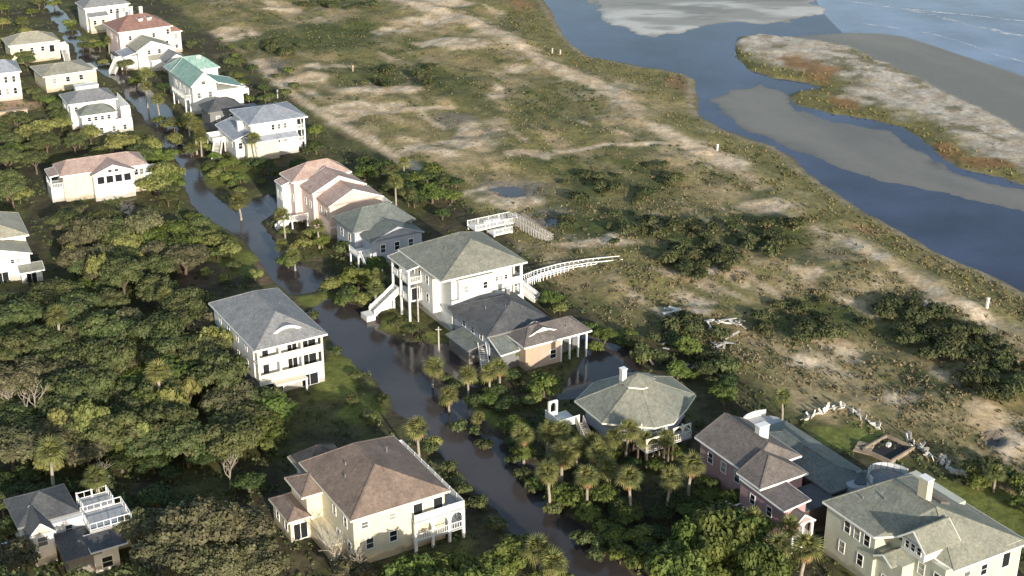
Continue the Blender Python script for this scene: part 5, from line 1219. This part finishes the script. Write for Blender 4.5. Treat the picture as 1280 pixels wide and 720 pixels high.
def scrub(name, x, y, seed, mat, rad, leaves, leaf, zs=.55):
    rng = np.random.default_rng(seed); n = len(x); z = T(x, y); R = rad * (.4 + 1.5 * rng.random(n) ** 2.2)
    k = np.repeat(np.arange(n), leaves); d = rng.normal(size=(len(k), 3)); d[:, 2] = np.abs(d[:, 2]); d /= np.linalg.norm(d, axis=1)[:, None]
    c = np.stack([x[k], y[k], z[k]], 1) + d * R[k, None] * rng.uniform(.6, 1.05, len(k))[:, None] * np.array([1, 1, zs * 1.6])
    nr = d + rng.normal(size=d.shape) * .5; nr /= np.linalg.norm(nr, axis=1)[:, None]
    v = leaf_quads(c, nr, leaf, rng)
    o = new_obj(name, np_mesh(name, v, np.arange(len(v)).reshape(-1, 4), M[mat])); o['kind'] = 'stuff'; return o
dry = lambda x, y, Z: (Z['dune'] < 0) * (Z['water'] > 1) * (Z['pud'] > 1.1) * (Z['pa'] > 3.2) * (Z['pb'] > 1.5)
sandn = lambda x, y: np.clip(gsum(x, y, sand_px), 0, 1)
near = lambda x, y: sstep(330, 200, y)
x, y = scatter(150000, 301, lambda x, y, Z: dry(x, y, Z) * sstep(.40, .58, band(x, y, 5, 201, 2)) * (1 - .9 * sandn(x, y)) * (.35 + .65 * near(x, y)))
tufts("dune_grass", x, y, 302, 'leaf_straw', .24, .17, 3)
x, y = scatter(60000, 303, lambda x, y, Z: dry(x, y, Z) * np.clip(gsum(x, y, green_px) * sstep(.36, .56, band(x, y, 6, 203, 2.2)) + .22 * sstep(.54, .62, band(x, y, 6, 205, 4)), 0, 1) * (1 - .7 * sandn(x, y)))
scrub("dune_scrub", x, y, 304, 'leaf_shrub', .6, 18, .18, .42)
x, y = scatter(26000, 311, lambda x, y, Z: dry(x, y, Z) * near(x, y) * sstep(.47, .58, band(x, y, 7, 211, 2)) * (1 - .9 * sandn(x, y)))
scrub("dune_brush", x, y, 312, 'leaf_brush', 1.0, 26, .2, .36)
x, y = scatter(50000, 305, lambda x, y, Z: (Z['water'] > .8) * (Z['water'] < 14) * sstep(.32, .55, fbm(x, y, 8, 207)))
tufts("marsh_grass", x, y, 306, 'leaf_marsh', .42, .16, 3)
x, y = scatter(30000, 307, lambda x, y, Z: (Z['spit'] < -.8) * (sstep(14, 4, seg_dist(x, y, spit_bot)) + .3 * sstep(.56, .66, fbm(x, y, 8, 97))))
tufts("spit_grass", x, y, 308, 'leaf_marsh', .42, .18, 3)
x, y = scatter(40000, 309, lambda x, y, Z: (Z['dune'] > 0) * (Z['street'] > .8) * sstep(.32, .55, fbm(x, y, 8, 209)) * (1 - gsum(x, y, lawn_px, .3)) * .8)
kk = np.array([not in_house(a, b, .3) for a, b in zip(x, y)]) if len(x) else np.zeros(0, bool)
scrub("yard_undergrowth", x[kk], y[kk], 310, 'leaf_oak', .7, 16, .2, .6)

# ------------------------------------------------------------------ boardwalks, fences, posts and wreckage
def walkway(name, label, cat, pts, zs, wd, mat, rmat, rails=True):
    c = np.array([P(a, b, z)[:2] for (a, b), z in zip(pts, zs)]); n = 26; t = np.linspace(0, len(c) - 1, n)
    xs = np.interp(t, range(len(c)), c[:, 0]); ys = np.interp(t, range(len(c)), c[:, 1]); zz = np.interp(t, range(len(c)), zs)
    o0 = np.array([xs[0], ys[0]]); root = new_obj(name); root.location = (xs[0], ys[0], 0); tag(root, label, cat)
    dk = MB(); r1 = MB(); ps = MB()
    for k in range(n - 1):
        a = np.array([xs[k], ys[k]]) - o0; b = np.array([xs[k + 1], ys[k + 1]]) - o0; d = b - a; L = np.hypot(*d); d /= L; nr = np.array([-d[1], d[0]]) * wd / 2
        m = max(1, int(L / .42))
        for i in range(m):
            p = a + d * L * (i + .05) / m; q = a + d * L * (i + .93) / m; z = zz[k] + (zz[k + 1] - zz[k]) * i / m + .012 * (i % 3)
            dk.prism([tuple(p - nr), tuple(q - nr), tuple(q + nr), tuple(p + nr)], z - .05, z)
        for sg in (-1, 1):
            e = nr * 1.04 * sg
            if rails:
                for hh, th in ((1.0, .16), (.55, .1)): r1.bar((*(a + e), zz[k] + hh), (*(b + e), zz[k + 1] + hh), th, .14)
            ps.bar((*(a + e), -.3), (*(a + e), zz[k] + (1.05 if rails else 0)), .15)
    for nm, mb, mt in (("deck_boards", dk, mat), ("handrail", r1, rmat), ("posts", ps, rmat)):
        if mb.v: q = mb.build(nm, M[mt], root); q['kind'] = 'stuff'
    return root
walkway("boardwalk", "long curved white-railed boardwalk running from the tall white house onto the dunes", "boardwalk", [(655, 353), (672, 346), (700, 338), (735, 332), (776, 328)], [1.5, 1.0, .8, .8, .6], 1.7, 'whitewash', 'trim')
walkway("boardwalk", "short weathered boardwalk leading from the white sun deck into the dune grass", "boardwalk", [(640, 272), (655, 281), (672, 291), (688, 300)], [1.6, 1.4, 1.2, .9], 1.5, 'weathered', 'weathered')
walkway("boardwalk", "low tan boardwalk strip beside the short weathered boardwalk", "boardwalk", [(652, 266), (664, 275), (676, 283)], [.8, .8, .8], .8, 'wood', 'wood', False)
def marker(px, py, h, w, label, mat='trim'):
    p = P(px, py); r = new_obj("marker_post", MB().box(-w / 2, -w / 2, -.3, w / 2, w / 2, h).mesh("marker_post", M[mat])); r.location = (p[0], p[1], float(T(p[0], p[1]))); r.rotation_euler = (.02, .03, .5)
    tag(r, label, "post", "white posts in the dunes"); 
    c = MB().box(-w / 2 - .05, -w / 2 - .05, h + .003, w / 2 + .05, w / 2 + .05, h + .1).build("post_cap", M[mat], r)
marker(1232, 394, 1.9, .4, "white marker post at the marsh edge opposite the widest dark shrubs"); marker(896, 193, 1.5, .35, "white marker post beside the sand track at the creek bend")
marker(690, 69, 1.6, .4, "pale marker post on the marsh verge near the narrow creek, first of a pair", 'weathered'); marker(700, 69, 1.3, .4, "pale marker post closer to the narrow creek, second of a pair", 'weathered')
marker(347, 124, 2.2, .3, "slim pale post behind the blue-grey-roofed white house", 'weathered'); marker(441, 92, 1.6, .4, "yellowish post alone in the green dune hollow", 'tan')
def pole(px, py, h, label):
    p = P(px, py); r = new_obj("utility_pole", MB().tube([(0, 0, -.5), (0, 0, h)], [.16, .12], 8).mesh("utility_pole", M['weathered'])); r.location = (p[0], p[1], 0); tag(r, label, "pole", "poles standing in the flood")
    MB().bar((-.5, 0, h - .5), (.5, 0, h - .5), .12).build("crossarm", M['weathered'], r)
pole(549, 452, 6.5, "grey pole standing in flood water before the dark carport"); pole(523, 404, 7.5, "grey pole by the foot of the white outside stairs")

def planks(name, label, cat, spots, seed, n, L, mat, group=None, tilt=.6, wd=.3):
    rng = random.Random(seed); c = W(spots); o0 = c.mean(0); root = new_obj(name); root.location = (o0[0], o0[1], 0); tag(root, label, cat, group)
    me = [MB().box(-l / 2, -wd / 2, -.04, l / 2, wd / 2, .04).mesh("plank", M[m_]) for l in (L, L * .7) for m_ in mat]
    for i in range(n):
        t = rng.uniform(0, len(c) - 1); k = min(int(t), len(c) - 2); q = c[k] + (c[k + 1] - c[k]) * (t - k) + np.array([rng.uniform(-.9, .9), rng.uniform(-1.3, 1.3)])
        b = new_obj("plank", rng.choice(me), root); b.location = (q[0] - o0[0], q[1] - o0[1], float(T(q[0], q[1])) + rng.uniform(.1, .7)); b.rotation_euler = (rng.uniform(-tilt, tilt), rng.uniform(-tilt, tilt), rng.uniform(0, 6.3))
    return root
WR = 'heaps of storm wreckage'
planks("wreckage_pile", "two bright broken boards lying on the dune foot above the shaded yards", "wreckage", [(835, 399), (853, 396)], 1, 6, 3.4, ['whitewash', 'weathered'], WR, .12, .7)
planks("wreckage_pile", "long tangle of grey and white boards along the edge of the dunes", "wreckage", [(878, 415), (900, 412), (920, 410)], 2, 16, 2.6, ['weathered', 'whitewash', 'wood'], WR, .4, .4)
planks("wreckage_pile", "tilted mauve-grey boards heaped beside a dark hollow", "wreckage", [(893, 446), (905, 436), (912, 428)], 3, 12, 3.0, ['weathered', 'deck_grey'], WR, .5, .4)
planks("wreckage_pile", "loose shaded boards scattered on the ground behind the many-sided roof", "wreckage", [(862, 462), (885, 470), (905, 462)], 4, 14, 2.4, ['deck_grey', 'weathered'], WR, .4, .35)
planks("wreckage_pile", "few pale boards behind the arched porch of the brick wing", "wreckage", [(800, 460), (825, 440), (845, 430)], 5, 10, 1.6, ['deck_grey', 'weathered'], WR, .4, .35)
def picket_fence(label, pts, seed, step, gone=.25, hgt=1.2):
    rng = random.Random(seed); c = W(pts); root = new_obj("broken_fence"); root.location = (c[0][0], c[0][1], 0); tag(root, label, "fence", "broken dune fences")
    mes = [MB().box(-w / 2, -.05, -.2, w / 2, .05, hgt * k).mesh("picket", M[m_]) for w, k, m_ in ((.5, .9, 'whitewash'), (.7, .7, 'whitewash'), (.4, 1.0, 'weathered'), (.9, .5, 'whitewash'))]; rb = MB()
    for a, b in zip(c[:-1], c[1:]):
        L = np.hypot(*(b - a)); n = int(L / step); an = math.atan2(b[1] - a[1], b[0] - a[0])
        pa, pb = a - c[0], b - c[0]; za, zb = float(T(*a)), float(T(*b)); rb.bar((pa[0], pa[1], za + .35), (pb[0], pb[1], zb + .35), .1)
        for i in range(n):
            if rng.random() < gone: continue
            p = a + (b - a) * (i + .5) / n + np.array([rng.uniform(-.35, .35), rng.uniform(-.35, .35)]); k = new_obj("picket", rng.choice(mes), root)
            k.location = (p[0] - c[0][0], p[1] - c[0][1], float(T(p[0], p[1]))); k.rotation_euler = (rng.uniform(-.9, .9), rng.uniform(-.5, .5), an + rng.uniform(-.5, .5))
    q = rb.build("rail", M['weathered'], root); q['kind'] = 'stuff'
picket_fence("broken white picket fence bending round the grassy yard behind the rose house", [(1000, 530), (1030, 518), (1055, 512), (1075, 524), (1102, 540)], 1, .55)
picket_fence("leaning white fence boards strewn along the dune behind the chimney house", [(1132, 552), (1150, 566), (1172, 580), (1185, 588)], 2, .36, .12, 1.5)
picket_fence("bright collapsed fence panels where the white fence ends at the lawn", [(1186, 592), (1208, 600)], 3, .4, .05, 1.7)
# sunken garden box with timber edge
p0 = P(1110, 566); gb = new_obj("timber_garden_bed"); gb.location = (p0[0], p0[1], float(T(p0[0], p0[1]))); gb.rotation_euler = (0, 0, GRID + .2); tag(gb, "timber-edged dark garden bed between the two broken fences", "garden bed")
for a, b in (((-3, -2.4), (3, -2.4)), ((3, -2.4), (3, 2.4)), ((3, 2.4), (-3, 2.4)), ((-3, 2.4), (-3, -2.4))): MB().bar((*a, .3), (*b, .3), .3, .7).build("timber_edge", M['wood'], gb)
MB().box(-2.84, -2.24, 0, 2.84, 2.24, .16).build("soil", M['dark_void'], gb); MB().box(.6, .4, .17, 1.3, .9, .7).build("white_box", M['whitewash'], gb)
p0 = P(1080, 563); gs = new_obj("timber_steps"); gs.location = (p0[0], p0[1], float(T(p0[0], p0[1]))); gs.rotation_euler = (0, 0, GRID + .5); tag(gs, "low timber garden steps leading up to the dark garden bed", "steps")
for i in range(3): MB().box(-1.6 + .9 * i, -1.2, -.2, -.8 + .9 * i, 1.2, .2 + .16 * i).build("step", M['wood'], gs)
